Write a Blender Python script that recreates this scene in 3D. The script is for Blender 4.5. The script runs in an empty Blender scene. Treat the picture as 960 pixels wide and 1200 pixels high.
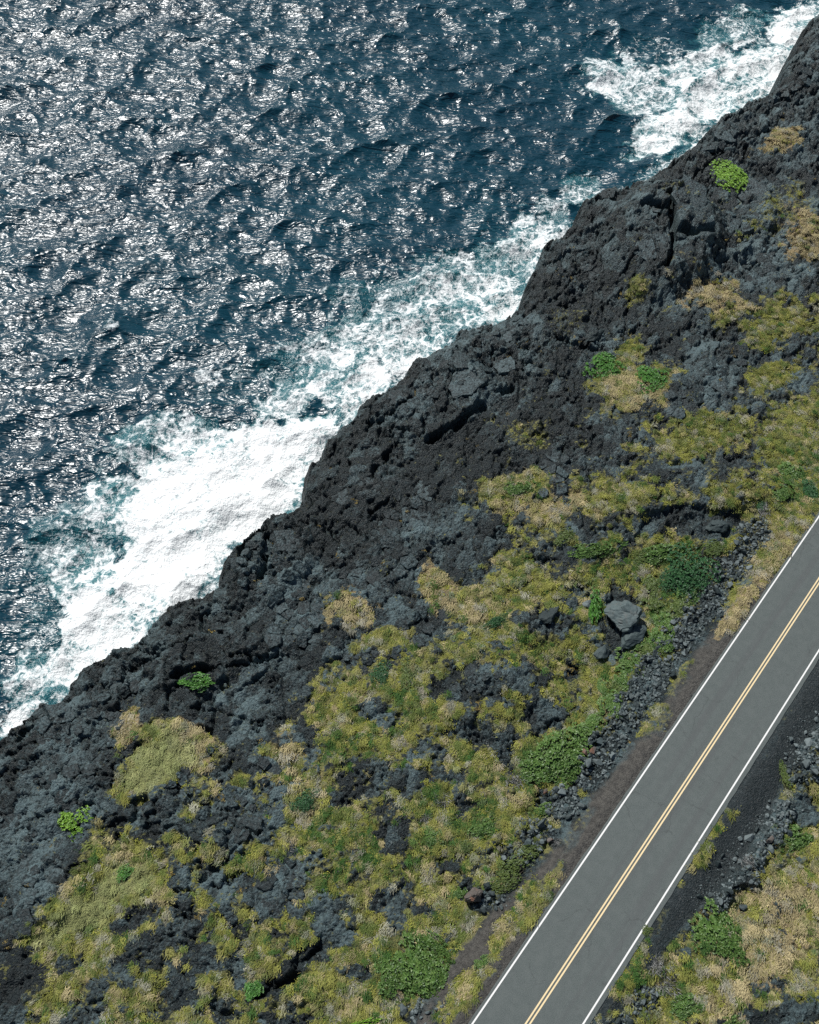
import bpy, bmesh, math, random
import numpy as np
from mathutils import Vector, Matrix
R = math.radians
scene = bpy.context.scene
col = scene.collection
random.seed(7)
rng = np.random.default_rng(11)

# ------------------------------------------------------------------ camera, sky, sun, exposure
CAM_H, FOC = 89.17, 1200.0                    # metres above the road, focal length for a 1200 px tall frame
PITCH = R(57.70)                              # degrees below the horizon
cam = bpy.data.cameras.new('camera'); camo = bpy.data.objects.new('camera', cam); col.objects.link(camo)
camo.location = (0, 0, CAM_H); camo.rotation_euler = (math.pi / 2 - PITCH, 0, 0)
cam.sensor_fit = 'VERTICAL'; cam.sensor_height = 36.0; cam.lens = 36.0 * FOC / 1200.0
cam.clip_start = 0.5; cam.clip_end = 20000
scene.camera = camo

SUN_AZ, SUN_EL = R(-35), R(52)                # azimuth from +Y, clockwise positive
world = bpy.data.worlds.new('World'); scene.world = world; world.use_nodes = True
wn = world.node_tree.nodes; wl = world.node_tree.links; wn.clear()
sky = wn.new('ShaderNodeTexSky'); sky.sky_type = 'NISHITA'; sky.sun_disc = False
sky.sun_elevation = SUN_EL; sky.sun_rotation = SUN_AZ; sky.ozone_density = 0.45; sky.dust_density = 0.6
bg = wn.new('ShaderNodeBackground'); bg.inputs['Strength'].default_value = 0.06
wo = wn.new('ShaderNodeOutputWorld'); wl.new(sky.outputs[0], bg.inputs[0]); wl.new(bg.outputs[0], wo.inputs[0])
S = Vector((math.sin(SUN_AZ) * math.cos(SUN_EL), math.cos(SUN_AZ) * math.cos(SUN_EL), math.sin(SUN_EL)))
sl = bpy.data.lights.new('sun', 'SUN'); sl.energy = 4.9; sl.angle = R(0.53); sl.color = (1.0, 0.985, 0.95)
so = bpy.data.objects.new('sun', sl); col.objects.link(so); so.rotation_euler = S.to_track_quat('Z', 'Y').to_euler()
so.location = (-60, 80, 120)
scene.view_settings.view_transform = 'Standard'; scene.view_settings.look = 'None'
scene.view_settings.exposure = 0.0; scene.view_settings.gamma = 1.0
scene.view_settings.use_curve_mapping = False
scene.cycles.use_denoising = False
scene.cycles.max_bounces = 4; scene.cycles.diffuse_bounces = 2; scene.cycles.glossy_bounces = 2

SEA_Z = -14.0
# ------------------------------------------------------------------ site survey: a point on a map of the site -> metres
# site axes: u runs along the road, v runs inland (away from the sea); the coast runs nearly parallel to the road
RD = (0.62119, 0.78366)
def site(x, y): return x * RD[0] + y * RD[1], x * RD[1] - y * RD[0]
def xy(u, v): return u * RD[0] + v * RD[1], u * RD[1] - v * RD[0]
cp, sp = math.cos(PITCH), math.sin(PITCH)
def ground(px, py, z=0.0):
    dx, up = (px - 480) / FOC, (600 - py) / FOC
    t = (CAM_H - z) / (sp - up * cp)
    return site(dx * t, (cp + up * sp) * t)
ROAD_V = 0.5 * (ground(553.5, 1200)[1] + ground(683.4, 1200)[1])
HALF = 3.4                                    # road centre to edge line
def in_view(u, v, z, m):
    """true within m frame-pixels of what the camera can see"""
    x, y = xy(u, v)
    zc = y * cp + (CAM_H - z) * sp
    fx = FOC * x / np.maximum(zc, 1) + 480
    fy = 600 - FOC * (y * sp - (CAM_H - z) * cp) / np.maximum(zc, 1)
    return (fx > -m) & (fx < 960 + m) & (fy > -m) & (fy < 1200 + m)

# ------------------------------------------------------------------ numpy noise
_perm = {}
def _tab(seed):
    if seed not in _perm:
        r = np.random.default_rng(seed + 100)
        p = r.permutation(256); a = r.random(256) * 2 * np.pi
        _perm[seed] = (np.concatenate([p, p]), np.cos(a), np.sin(a), r.random((256, 5)))
    return _perm[seed]
def perlin(x, y, seed=0):
    p, gx, gy, _ = _tab(seed)
    xi = np.floor(x).astype(np.int64); yi = np.floor(y).astype(np.int64)
    xf, yf = x - xi, y - yi; xi &= 255; yi &= 255
    a = xf * xf * xf * (xf * (xf * 6 - 15) + 10); b = yf * yf * yf * (yf * (yf * 6 - 15) + 10)
    def g(ix, iy, fx, fy):
        h = p[p[ix & 255] + (iy & 255)]
        return gx[h] * fx + gy[h] * fy
    n0 = g(xi, yi, xf, yf) * (1 - a) + g(xi + 1, yi, xf - 1, yf) * a
    n1 = g(xi, yi + 1, xf, yf - 1) * (1 - a) + g(xi + 1, yi + 1, xf - 1, yf - 1) * a
    return (n0 * (1 - b) + n1 * b) * 1.5
def fbm(x, y, size, octv=4, seed=0, gain=0.5):
    t = 0; a = 1.0; s = 1.0 / size; n = 0
    for i in range(octv):
        t = t + a * perlin(x * s + 17.3 * i, y * s - 9.1 * i, seed + i); n += a; a *= gain; s *= 2.03
    return t / n
def voronoi(x, y, size, seed=0):
    """F1, F2 (in metres), offset from the cell's seed, per-cell randoms"""
    p, _, _, rn = _tab(seed)
    x = x / size; y = y / size
    xi = np.floor(x).astype(np.int64); yi = np.floor(y).astype(np.int64)
    f1 = np.full(x.shape, 9.0); f2 = np.full(x.shape, 9.0)
    hid = np.zeros(x.shape, np.int64); ox = np.zeros(x.shape); oy = np.zeros(x.shape)
    for i in (-1, 0, 1):
        for j in (-1, 0, 1):
            h = p[p[(xi + i) & 255] + ((yi + j) & 255)]
            dx = x - (xi + i + 0.1 + 0.8 * rn[h, 0]); dy = y - (yi + j + 0.1 + 0.8 * rn[h, 1])
            d = np.hypot(dx, dy); c = d < f1
            f2 = np.where(c, f1, np.minimum(f2, d)); f1 = np.where(c, d, f1)
            hid = np.where(c, h, hid); ox = np.where(c, dx, ox); oy = np.where(c, dy, oy)
    return f1 * size, f2 * size, ox * size, oy * size, rn[hid]
def sstep(a, b, x):
    t = np.clip((x - a) / (b - a), 0, 1); return t * t * (3 - 2 * t)
def seg_dist(u, v, pts):
    """unsigned distance to a polyline and signed side by its nearest segment (+ = right of travel)"""
    best = np.full(u.shape, 1e9); side = np.ones(u.shape)
    for (a, b), (c, d) in zip(pts[:-1], pts[1:]):
        ex, ey = c - a, d - b; L2 = ex * ex + ey * ey + 1e-9
        t = np.clip(((u - a) * ex + (v - b) * ey) / L2, 0, 1)
        dx, dy = u - a - t * ex, v - b - t * ey
        dd = np.hypot(dx, dy); c_ = dd < best
        best = np.where(c_, dd, best); side = np.where(c_, np.sign(ex * dy - ey * dx + 1e-12), side)
    return best, side
def blob(u, v, b, wob, z=0.0):
    """soft-edged elliptical patch of ground"""
    px, py, rx, ry, rot = b[:5]
    c = ground(px, py, z); k, s = math.cos(R(rot)), math.sin(R(rot))
    a1 = ground(px + rx * k, py - rx * s, z); a2 = ground(px + ry * s, py + ry * k, z)
    m = np.linalg.inv(np.array([[a1[0] - c[0], a2[0] - c[0]], [a1[1] - c[1], a2[1] - c[1]]]))
    reach = 2.1 * max(math.hypot(a1[0] - c[0], a1[1] - c[1]), math.hypot(a2[0] - c[0], a2[1] - c[1]))
    out = np.zeros(u.shape); du, dv = u - c[0], v - c[1]
    k = (np.abs(du) < reach) & (np.abs(dv) < reach); du, dv = du[k], dv[k]
    q = np.hypot(m[0, 0] * du + m[0, 1] * dv, m[1, 0] * du + m[1, 1] * dv)
    out[k] = 1 - sstep(0.7, 1.25, q + 0.75 * wob[k]); return out
def poly_dist(u, v, pix, z=0.0):
    """signed distance to a polygon traced on the site map, positive inside"""
    p = [ground(*q, z) for q in pix]; p.append(p[0])
    d, _ = seg_dist(u, v, p); ins = np.zeros(u.shape, bool)
    for (a, b), (c, e) in zip(p[:-1], p[1:]):
        cr = ((b > v) != (e > v)) & (u < (c - a) * (v - b) / (e - b + 1e-12) + a); ins ^= cr
    return np.where(ins, d, -d)

# ------------------------------------------------------------------ coast, ground cover (traced on the site map)
COAST = [(0, 867), (20, 853), (40, 837), (47, 827), (60, 825), (78, 807), (85, 795), (100, 775), (140, 755), (165, 745), (180, 725),
         (200, 704), (233, 695), (257, 684), (260, 667), (270, 652), (290, 632), (315, 611), (347, 596), (360, 580), (362, 560), (365, 540),
         (380, 524), (385, 510), (410, 490), (427, 472), (450, 457), (472, 445), (485, 430), (510, 407), (530, 397), (545, 380), (587, 372),
         (611, 357), (620, 340), (625, 320), (639, 300), (642, 280), (660, 270), (680, 255), (687, 240), (700, 230), (715, 222), (740, 212),
         (760, 203), (780, 195), (790, 185), (810, 170), (830, 155), (840, 145), (852, 132), (875, 122), (895, 112), (915, 102), (922, 90),
         (932, 70), (942, 45), (952, 25), (960, 17)]
cl = [ground(*p) for p in COAST]
cl = [(-4000, cl[0][1] - 60), (-900, cl[0][1] + 8), (-120, cl[0][1] - 3), (-55, cl[0][1] - 6), (-25, cl[0][1] - 1)] + cl + \
     [(170, cl[-1][1] - 2), (190, cl[-1][1] + 2), (230, cl[-1][1] - 5), (500, cl[-1][1] - 9), (4000, cl[-1][1] - 70)]

GRASS_FIELD = [(60, 1095), (112, 990), (190, 1005), (235, 950), (275, 925), (330, 880), (370, 830), (405, 790), (480, 745), (560, 690), (585, 650), (620, 630),
               (600, 590), (660, 575), (720, 545), (760, 500), (830, 480), (900, 440), (960, 415), (1060, 330), (1100, 500), (960, 600), (905, 640), (850, 700),
               (790, 745), (730, 835), (660, 930), (615, 1010), (540, 1110), (480, 1230), (440, 1300), (70, 1300), (52, 1200)]
GRASS_INLAND = [(960, 900), (905, 975), (880, 1010), (830, 1075), (790, 1120), (760, 1160), (720, 1230), (700, 1400), (1300, 1400), (1300, 800), (1000, 830)]
# px, py, half width, half height, rotation, amount
GRASS_ADD = [(190, 880, 48, 32, 30, 1), (150, 920, 28, 18, 20, .9), (148, 850, 12, 32, -10, .8), (228, 870, 18, 30, 0, .8), (100, 1060, 60, 24, 35, 1), (120, 1000, 16, 26, 20, .8), (150, 1020, 35, 32, 0, .9),
             (410, 715, 30, 20, -20, .85), (450, 745, 35, 14, 0, .8), (507, 685, 18, 24, 0, .6), (735, 450, 44, 32, 10, .95), (745, 405, 16, 16, 0, .7),
             (828, 342, 34, 16, 15, .75), (855, 365, 25, 12, 20, .5), (925, 372, 46, 24, 20, .9), (900, 390, 30, 14, 15, .8), (920, 165, 22, 12, 20, .6), (950, 275, 30, 30, 0, .5), (600, 572, 45, 20, 15, .85), (650, 600, 30, 18, 0, .7), (720, 580, 55, 18, 10, .8),
             (830, 505, 50, 25, 15, .8), (935, 510, 40, 40, 30, .9), (745, 340, 14, 10, 0, .5), (815, 240, 40, 12, 0, .25), (925, 250, 40, 30, 0, .3), (905, 435, 30, 14, 30, .8),
             (230, 915, 15, 10, 0, .6), (255, 880, 12, 20, 0, .35), (610, 690, 30, 20, 0, .7), (560, 710, 30, 22, 0, .7), (620, 510, 30, 16, 0, .3), (665, 370, 30, 16, 0, .18),
             (905, 630, 30, 55, -38, .9), (868, 712, 10, 45, -35, .75), (800, 790, 8, 26, -35, .45), (770, 842, 14, 22, -35, .6), (545, 1160, 14, 50, -34, .95), (590, 1095, 14, 40, -34, .95), (622, 1060, 16, 30, -34, .9), (675, 975, 7, 30, -34, .45), (648, 1028, 8, 24, -34, .7),
             (815, 990, 20, 58, -33, .95), (775, 1075, 10, 26, -30, .5), (735, 1150, 22, 46, -33, .9), (850, 905, 5, 36, -32, .6), (925, 835, 5, 20, -32, .4), (905, 872, 4, 26, -30, .3), (930, 910, 6, 22, -10, .7)]
LAVA_ADD = [(800, 535, 140, 60, 10, .55), (690, 595, 110, 38, 10, .5), (890, 450, 90, 44, 20, .55), (650, 650, 60, 24, 10, .25), (100, 1185, 40, 24, 10, .7), (172, 1112, 22, 18, 0, .8), (80, 1128, 16, 16, 0, .6), (140, 1140, 14, 24, 20, .7), (210, 1030, 14, 24, 0, .7), (370, 860, 16, 20, 0, .5), (300, 900, 20, 12, 0, .6), (450, 950, 16, 12, 0, .6), (540, 930, 14, 18, 0, .5), (520, 1010, 18, 12, 0, .6), (370, 1010, 18, 14, 0, .6), (420, 1030, 16, 12, 0, .6), (640, 728, 34, 20, 0, 1), (570, 800, 60, 32, 0, .95), (630, 795, 18, 11, 0, 1), (673, 777, 12, 12, 0, 1), (613, 685, 24, 12, 0, .9), (635, 840, 38, 24, 0, .85), (563, 853, 34, 22, 0, .85), (597, 868, 13, 34, 0, .9), (500, 725, 48, 40, 0, 1), (675, 705, 16, 9, 0, .9),
            (267, 967, 60, 44, 0, .9), (225, 905, 34, 24, 0, .8), (283, 1030, 14, 16, 0, .9), (333, 1037, 38, 46, 0, .75), (250, 1037, 14, 28, 0, .95), (273, 1077, 12, 36, 20, .95), (303, 1067, 20, 14, 0, .9), (220, 1087, 28, 38, 0, .8), (233, 1120, 20, 20, 0, .8),
            (280, 1137, 12, 30, 0, .8), (393, 1080, 30, 30, 0, .85), (360, 1122, 34, 14, 35, .9), (322, 1152, 34, 12, 25, 1), (217, 1153, 20, 26, 0, .8), (253, 1180, 28, 20, 0, .8), (430, 910, 42, 24, 0, .8), (473, 913, 20, 16, 0, .9), (400, 940, 14, 7, 0, .9),
            (460, 983, 18, 14, 0, .9), (453, 1057, 28, 16, 0, .7), (500, 1063, 28, 13, 0, .8), (413, 1137, 20, 10, 0, .7), (340, 1193, 40, 10, 0, .7), (160, 1075, 30, 12, 30, .8), (110, 1160, 26, 26, 0, .4), (190, 1180, 20, 24, 0, .6),
            (550, 620, 50, 30, 0, .9), (440, 830, 24, 18, 0, .6), (500, 880, 24, 14, 0, .6), (800, 605, 60, 18, 0, 1), (840, 610, 34, 16, 0, .9), (690, 620, 34, 16, 0, .7), (780, 560, 50, 22, 0, .75), (720, 510, 40, 20, 0, .8), (880, 475, 30, 14, 0, .8), (860, 540, 30, 18, 0, .6), (800, 470, 40, 14, 0, .9), (930, 430, 30, 12, 0, .9),
            (730, 715, 34, 44, 0, .7), (930, 1185, 60, 22, 10, 1), (955, 950, 22, 16, 0, .8), (870, 1060, 10, 8, 0, .9), (555, 1050, 16, 18, 0, .9), (520, 905, 30, 14, 0, .5), (690, 690, 20, 10, 0, .6), (650, 640, 30, 14, 0, .6)]
LAWN = [(190, 885, 40, 26, 30, 1), (160, 915, 22, 16, 0, .9), (110, 1060, 52, 20, 35, 1), (150, 1030, 28, 22, 0, .9)]
TAN = [(228, 865, 20, 34, 0, 1), (150, 850, 14, 34, 0, 1), (415, 715, 34, 24, 0, .9), (830, 345, 40, 22, 0, 1), (900, 1110, 60, 60, 30, 1), (860, 1170, 40, 30, 0, .9), (930, 1070, 40, 40, 0, .9), (480, 1060, 60, 30, 0, .35), (370, 930, 40, 30, 0, .5), (550, 700, 40, 34, 0, .5), (920, 165, 26, 16, 0, 1), (640, 590, 60, 26, 0, .6),
       (740, 460, 44, 30, 0, .5), (905, 630, 30, 55, -38, .5), (868, 712, 14, 45, -35, .9), (600, 570, 40, 20, 0, .5), (330, 880, 30, 30, 0, .5), (560, 1120, 26, 60, -34, .3), (620, 910, 50, 30, 0, .35), (945, 275, 34, 34, 0, .9), (500, 690, 24, 30, 0, .9), (430, 1190, 60, 30, 0, .3), (150, 1000, 34, 20, 0, .4), (190, 1060, 20, 24, 0, .6)]
GREEN = [(420, 900, 50, 50, 0, .45), (400, 1000, 60, 50, 0, .55), (520, 930, 60, 60, 0, .45), (460, 830, 50, 30, 0, .4), (350, 1090, 60, 50, 0, .4), (610, 760, 60, 40, 0, .4), (540, 780, 40, 30, 0, .3), (280, 1000, 30, 40, 0, .3), (710, 660, 50, 20, 0, .5), (620, 660, 40, 20, 0, .4), (790, 700, 20, 60, -40, .8), (750, 790, 24, 50, -38, .8), (640, 880, 60, 30, 30, .6), (800, 640, 60, 20, 10, .6), (690, 640, 34, 12, 20, .6), (935, 560, 30, 40, 0, .7), (480, 1130, 50, 34, 30, .6), (600, 1030, 50, 24, 20, .6), (570, 960, 34, 20, 0, .6), (500, 970, 40, 24, 0, .4), (735, 1140, 24, 40, -33, .7), (840, 1090, 44, 36, 0, .6), (930, 975, 34, 26, 0, .6), (420, 990, 60, 50, 0, .3), (800, 1170, 30, 20, 0, .5)]
DARK = [(430, 590, 120, 60, 25, .8), (600, 520, 110, 60, 0, .9), (120, 1010, 60, 60, 30, .7), (30, 1130, 60, 60, 0, .6), (700, 340, 80, 60, 30, .5), (640, 430, 60, 30, 0, .4), (240, 770, 80, 30, 30, .6), (470, 560, 60, 40, 0, .7), (520, 660, 40, 30, 0, .5)]
PALE = [(50, 960, 90, 60, 30, .8), (30, 1050, 40, 34, 40, .9), (450, 650, 120, 50, 20, .5), (400, 690, 60, 30, 0, .4), (560, 440, 90, 40, 30, .5), (880, 280, 90, 60, 30, .6), (500, 730, 50, 30, 0, .6), (330, 800, 70, 40, 0, .4), (280, 950, 80, 60, 0, .6), (340, 1040, 50, 50, 0, .8), (320, 660, 26, 26, 0, .7), (900, 130, 60, 60, 30, .4), (860, 440, 90, 40, 0, .5), (120, 850, 60, 40, 30, .5), (570, 330 + 90, 90, 30, 40, .4)]
CINDER_SEA = [(905, 640), (880, 690), (820, 760), (775, 835), (700, 930), (640, 1010), (570, 1075), (520, 1140), (470, 1230), (400, 1400), (480, 1400), (555, 1230), (575, 1180), (640, 1075), (730, 940), (838, 780), (880, 722), (935, 645)]
CINDER_SHADE_INLAND = [(1010, 680), (960, 762), (900, 855), (848, 940), (683, 1200), (600, 1340), (640, 1340), (705, 1215), (745, 1150), (790, 1095), (815, 1070), (850, 1035), (880, 995), (905, 955), (918, 915), (930, 880), (965, 845), (1040, 760)]  # inland cinder strip, coloured dark to include the shadow lying on it
RUBBLE = [(885, 625, 18, 26, -40, 1), (858, 660, 20, 30, -40, 1), (828, 698, 24, 34, -40, 1), (795, 742, 26, 36, -38, 1), (765, 790, 22, 40, -38, .9), (735, 830, 22, 34, -38, 1), (712, 868, 24, 28, -38, 1), (690, 900, 26, 24, -38, 1), (655, 935, 24, 22, -38, 1), (628, 972, 22, 24, -38, .9), (610, 1000, 18, 14, 0, .8), (575, 1055, 24, 12, 0, .6),
          (945, 885, 22, 38, 10, 1), (955, 860, 28, 30, 0, 1), (915, 950, 18, 18, 0, 1), (890, 985, 34, 26, 30, 1), (862, 1018, 32, 26, 30, 1), (838, 1048, 26, 22, 40, 1), (800, 1090, 10, 20, -30, .4), (755, 1172, 18, 20, 0, .8), (500, 1185, 30, 22, 0, .5), (730, 1200, 20, 20, 0, .5)]
DOMES = [(778, 282, 52, 48, 0, 2.0), (312, 650, 44, 42, 30, .9), (505, 470, 60, 40, 25, .7), (240, 770, 60, 26, 20, .6), (690, 240, 30, 30, 30, .5), (820, 575, 70, 24, 5, .9), (600, 420, 60, 40, 20, .5), (900, 120, 60, 50, 30, .6), (60, 1040, 50, 30, 40, .5), (840, 625, 26, 16, 0, .6), (560, 800, 60, 40, 0, .5), (640, 728, 34, 20, 0, .5)]
CRACKS = [([(752, 257), (767, 260), (782, 267), (785, 283), (807, 287), (830, 285)], 1.0, 2.6), ([(780, 245), (783, 267)], .8, 2.2), ([(785, 283), (785, 300), (778, 325)], .65, 2.0), ([(735, 288), (755, 293)], .6, 1.0),
          ([(302, 623), (287, 640), (281, 655)], .5, 1.4), ([(315, 636), (310, 657), (306, 680)], .5, 1.5), ([(286, 668), (303, 677), (325, 675)], .2, .6),
          ([(505, 517), (526, 503)], .75, 1.6), ([(533, 503), (548, 489), (566, 479)], .85, 1.8), ([(587, 461), (600, 455)], .8, 1.4), ([(203, 793), (222, 783), (242, 784)], .7, 1.4), ([(240, 782), (285, 778), (330, 765)], .3, .7),
          ([(803, 222), (813, 207), (840, 183), (880, 163), (907, 153)], .35, .9), ([(715, 240), (770, 232), (803, 222)], .3, .8), ([(650, 390), (675, 400), (702, 407)], .6, 1.2), ([(18, 862), (40, 850), (60, 838)], .4, 1.0),
          ([(428, 606), (442, 595), (456, 584)], .35, 1.0), ([(757, 606), (800, 596), (853, 598)], .8, .6), ([(300, 1166), (320, 1152), (346, 1143)], .6, .9), ([(345, 1132), (375, 1106)], .5, .7), ([(850, 140), (885, 128), (920, 115)], .3, .7), ([(430, 500), (460, 488), (480, 470)], .3, .8),
          ([(560, 395), (590, 420), (640, 430)], .3, .8), ([(470, 520), (440, 545), (430, 570)], .35, .8), ([(150, 780), (190, 760), (230, 745)], .3, .7), ([(640, 300), (680, 300), (720, 290)], .25, .6), ([(900, 60), (915, 110), (950, 130)], .3, .7)]

def maxblobs(u, v, lst, wob, z=0.0):
    out = np.zeros(u.shape)
    for b in lst: out = np.maximum(out, blob(u, v, b, wob, z) * b[5])
    return out

def survey(u, v):
    """height and cover of the land at site points"""
    w1 = fbm(u, v, 6.0, 4, 1, .6); w2 = fbm(u, v, 1.6, 4, 5, .6); w3 = fbm(u, v, 0.9, 3, 9)
    wob = 1.2 * w1 + 1.5 * w2
    dist, side = seg_dist(u, v, cl)
    d = dist * side + 0.9 * fbm(u, v, 3.2, 4, 13, .6)       # metres inland of the cliff edge
    r = v - ROAD_V
    # --- cover
    gf = sstep(-2.0, 1.2, np.maximum(poly_dist(u, v, GRASS_FIELD), poly_dist(u, v, GRASS_INLAND)) + 2.2 * wob)
    far_in = sstep(14, 22, r) * 1.0
    patch = 0.76 + 2.2 * fbm(u, v, 3.4, 6, 21, .78)
    grass = np.maximum(gf, far_in) * np.clip(patch, 0, 1)
    grass = np.clip(grass - 1.15 * maxblobs(u, v, LAVA_ADD, wob), 0, 1)
    grass = np.maximum(grass, maxblobs(u, v, GRASS_ADD, wob) * np.clip(0.95 + 0.7 * w2, 0, 1))
    spk = sstep(0.16, 0.42, fbm(u, v, 3.2, 6, 31, .78)) * sstep(6, 14, d) * .5   # scattered tufts in cracks of the lava
    grass = np.maximum(grass, spk)
    cin = sstep(-.5, .35, np.maximum(poly_dist(u, v, CINDER_SEA), poly_dist(u, v, CINDER_SHADE_INLAND)) + .5 * w2)
    strip = maxblobs(u, v, [b for b in GRASS_ADD if b[0] > 500 and b[1] > 590], wob)
    cin = np.clip(cin * (1 - strip), 0, 1)
    rub = maxblobs(u, v, RUBBLE, 0.5 * wob)
    grass = grass * (1 - cin * .97) * (1 - .75 * rub)
    grass = np.where(d < 4, grass * sstep(2.5, 5, d), grass)
    tan = np.clip(maxblobs(u, v, TAN, wob) + .5 * fbm(u, v, 5, 3, 41), 0, 1)
    green = np.clip(maxblobs(u, v, GREEN, wob) + .45 * fbm(u, v, 3.3, 3, 44) - .05, 0, 1)
    lawn = maxblobs(u, v, LAWN, wob)
    tone = 0.42 + 0.5 * fbm(u, v, 7, 4, 51) - .34 * maxblobs(u, v, DARK, wob) + .3 * maxblobs(u, v, PALE, wob)
    # --- height
    lava = np.clip(1 - grass, 0, 1)
    rough = (0.35 + 0.65 * sstep(.1, .8, lava)) * (1 - .9 * cin)
    z = 0.9 * fbm(u, v, 24, 3, 61) + 0.5 * fbm(u, v, 8, 3, 63) - .35
    for b in DOMES: z = z + b[5] * blob(u, v, (b[0], b[1], b[2] * 1.25, b[3] * 1.25, b[4]), .25 * w1)
    lob = np.abs(fbm(u + .8 * w1, v + .8 * w2, 4.5, 3, 65)); z = z + rough * (0.42 - 1.2 * lob) * .8
    wu, wv = u + .55 * w2 + .35 * w3, v + .5 * w1 - .35 * w3
    f1, f2, ox, oy, rn = voronoi(wu * .85, wv, 5.2, 3)
    big = f2 - f1; z = z + rough * (.16 * (rn[..., 2] - .5) + .05 * (rn[..., 3] - .5) * ox + .05 * (rn[..., 4] - .5) * oy) - rough * .4 * (1 - sstep(.03, .32, big)) * sstep(-.3, .3, w1)
    f1, f2, ox, oy, rn2 = voronoi(wu * .8, wv * 1.1, 1.3, 4)
    e2 = f2 - f1
    z = z + rough * (.26 * (rn2[..., 2] - .5) + .42 * (rn2[..., 3] - .5) * ox + .42 * (rn2[..., 4] - .5) * oy - .22 * (1 - sstep(.0, .17, e2)))
    tone = tone + .52 * (rn2[..., 0] - .5)
    f1, f2, ox, oy, rn3 = voronoi(u + .25 * w3, v + .2 * w2, .52, 6)
    rubz = sstep(-.08, .22, fbm(u, v, 5, 3, 71))
    z = z + rough * (.22 + .6 * rubz) * (.20 * (rn3[..., 2] - .5) + .75 * (rn3[..., 3] - .5) * ox + .75 * (rn3[..., 4] - .5) * oy - .12 * (1 - sstep(0, .1, f2 - f1)))
    tone = tone + .22 * (rn3[..., 0] - .5) * rubz
    z = z + rough * .09 * fbm(u, v, .8, 3, 73, .6) + .03 * w3
    z = z * (1 + .3 * (1 - sstep(0, 12, d))) * (1 + .45 * sstep(50, 140, u))
    # long meandering fissures and pressure ridges in the crust
    fm = sstep(-.05, .2, fbm(u, v, 13, 2, 171)) * rough
    n_ = fbm(u + .5 * w2, v + .5 * w3, 10.0, 4, 173, .55); z = z - .65 * fm * (1 - sstep(.006, .028, np.abs(n_)))
    n_ = fbm(u * .8 + .4 * w2, v + .4 * w3, 4.5, 4, 177, .55); z = z - .34 * rough * (1 - sstep(.006, .04, np.abs(n_))) * sstep(-.15, .1, w1)
    n_ = fbm(u + .4 * w3, v, 2.2, 3, 179, .55); z = z + .16 * rough * (1 - sstep(.0, .10, np.abs(n_)))
    for pts, w, dep in CRACKS:
        gp = [ground(*p) for p in pts]; a_ = np.array(gp)
        k_ = (u > a_[:, 0].min() - 3) & (u < a_[:, 0].max() + 3) & (v > a_[:, 1].min() - 3) & (v < a_[:, 1].max() + 3)
        if not k_.any(): continue
        wk = .45 if w >= .65 else 1.0; dd, _ = seg_dist((u + wk * (.55 * w3 + .5 * w2))[k_], (v + wk * (.8 * w2 - .4 * w3))[k_], gp)
        wl_ = w * (1 + .9 * w2[k_])
        z[k_] -= dep * (1 - sstep(.22, .75, dd / np.maximum(wl_, .08)))
    # the road bed with its cinder shoulders, a rubble bank on each side
    bank = sstep(3.9, 7.5, np.abs(r))
    below = np.where(r < 0, -.75, -1.0)
    bed = np.where(np.abs(r) < 4.0, -.07, below * bank + .05 * w2 + .02 * w3)
    z = z + below * .9 * (1 - sstep(10, 22, np.abs(r))) + .45 * rub * np.where(r > 0, 1.4, .9)
    k = sstep(4.6, 8.5, np.abs(r) + .8 * w1); k = np.maximum(k * (1 - cin * .8), sstep(7, 10, np.abs(r)))
    z = bed * (1 - k) + z * k
    z = np.where(np.abs(r) < 4.0, -.07, z); z = np.where(np.abs(r) < 5, np.minimum(z, -.03 + .15 * (np.abs(r) - 4)), z)
    # cliff
    z = z - .7 * (1 - sstep(0, 2.2, d)) ** 2
    z = np.where(d < 0, z - 17.5 * sstep(0, 3.6, -d) - .35 * np.abs(w3) * sstep(0, 1, -d), z)
    inland_rise = np.where(r > 40, (r - 40) * .03, 0) + np.where(r > 300, (r - 300) * .05, 0)
    z = z + inland_rise
    return dict(z=z, d=d, grass=grass, cin=cin, rub=rub, tan=tan, green=green, lawn=lawn, tone=np.clip(tone, 0, 1), r=r)

# ------------------------------------------------------------------ mesh helpers
def grid_mesh(name, P, keep, attrs):
    """one mesh from a grid of points; cells where keep is false are left out"""
    n, m = P.shape[:2]
    ids = np.arange(n * m).reshape(n, m)
    q = np.stack([ids[:-1, :-1], ids[1:, :-1], ids[1:, 1:], ids[:-1, 1:]], -1)[keep]
    used = np.zeros(n * m, bool); used[q.ravel()] = True
    new = np.cumsum(used) - 1
    return P.reshape(-1, 3)[used], new[q], {k: a.reshape(n * m, -1)[used] for k, a in attrs.items()}
def build(name, parts, material, smooth=True):
    V = np.concatenate([p[0] for p in parts]); off = np.cumsum([0] + [len(p[0]) for p in parts])
    Q = np.concatenate([p[1] + o for p, o in zip(parts, off)])
    me = bpy.data.meshes.new(name)
    me.vertices.add(len(V)); me.vertices.foreach_set('co', V.astype(np.float32).ravel())
    k = Q.shape[1]
    me.loops.add(Q.size); me.loops.foreach_set('vertex_index', Q.astype(np.int32).ravel())
    me.polygons.add(len(Q)); me.polygons.foreach_set('loop_start', np.arange(0, Q.size, k, dtype=np.int32))
    me.polygons.foreach_set('use_smooth', np.full(len(Q), smooth))
    for key in parts[0][2]:
        A = np.concatenate([p[2][key] for p in parts]).astype(np.float32)
        c = A.shape[1]
        at = me.attributes.new(key, 'FLOAT_COLOR' if c == 4 else 'FLOAT', 'POINT')
        at.data.foreach_set('color' if c == 4 else 'value', A.ravel())
    me.update(); me.validate()
    o = bpy.data.objects.new(name, me); col.objects.link(o); me.materials.append(material)
    return o
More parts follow.
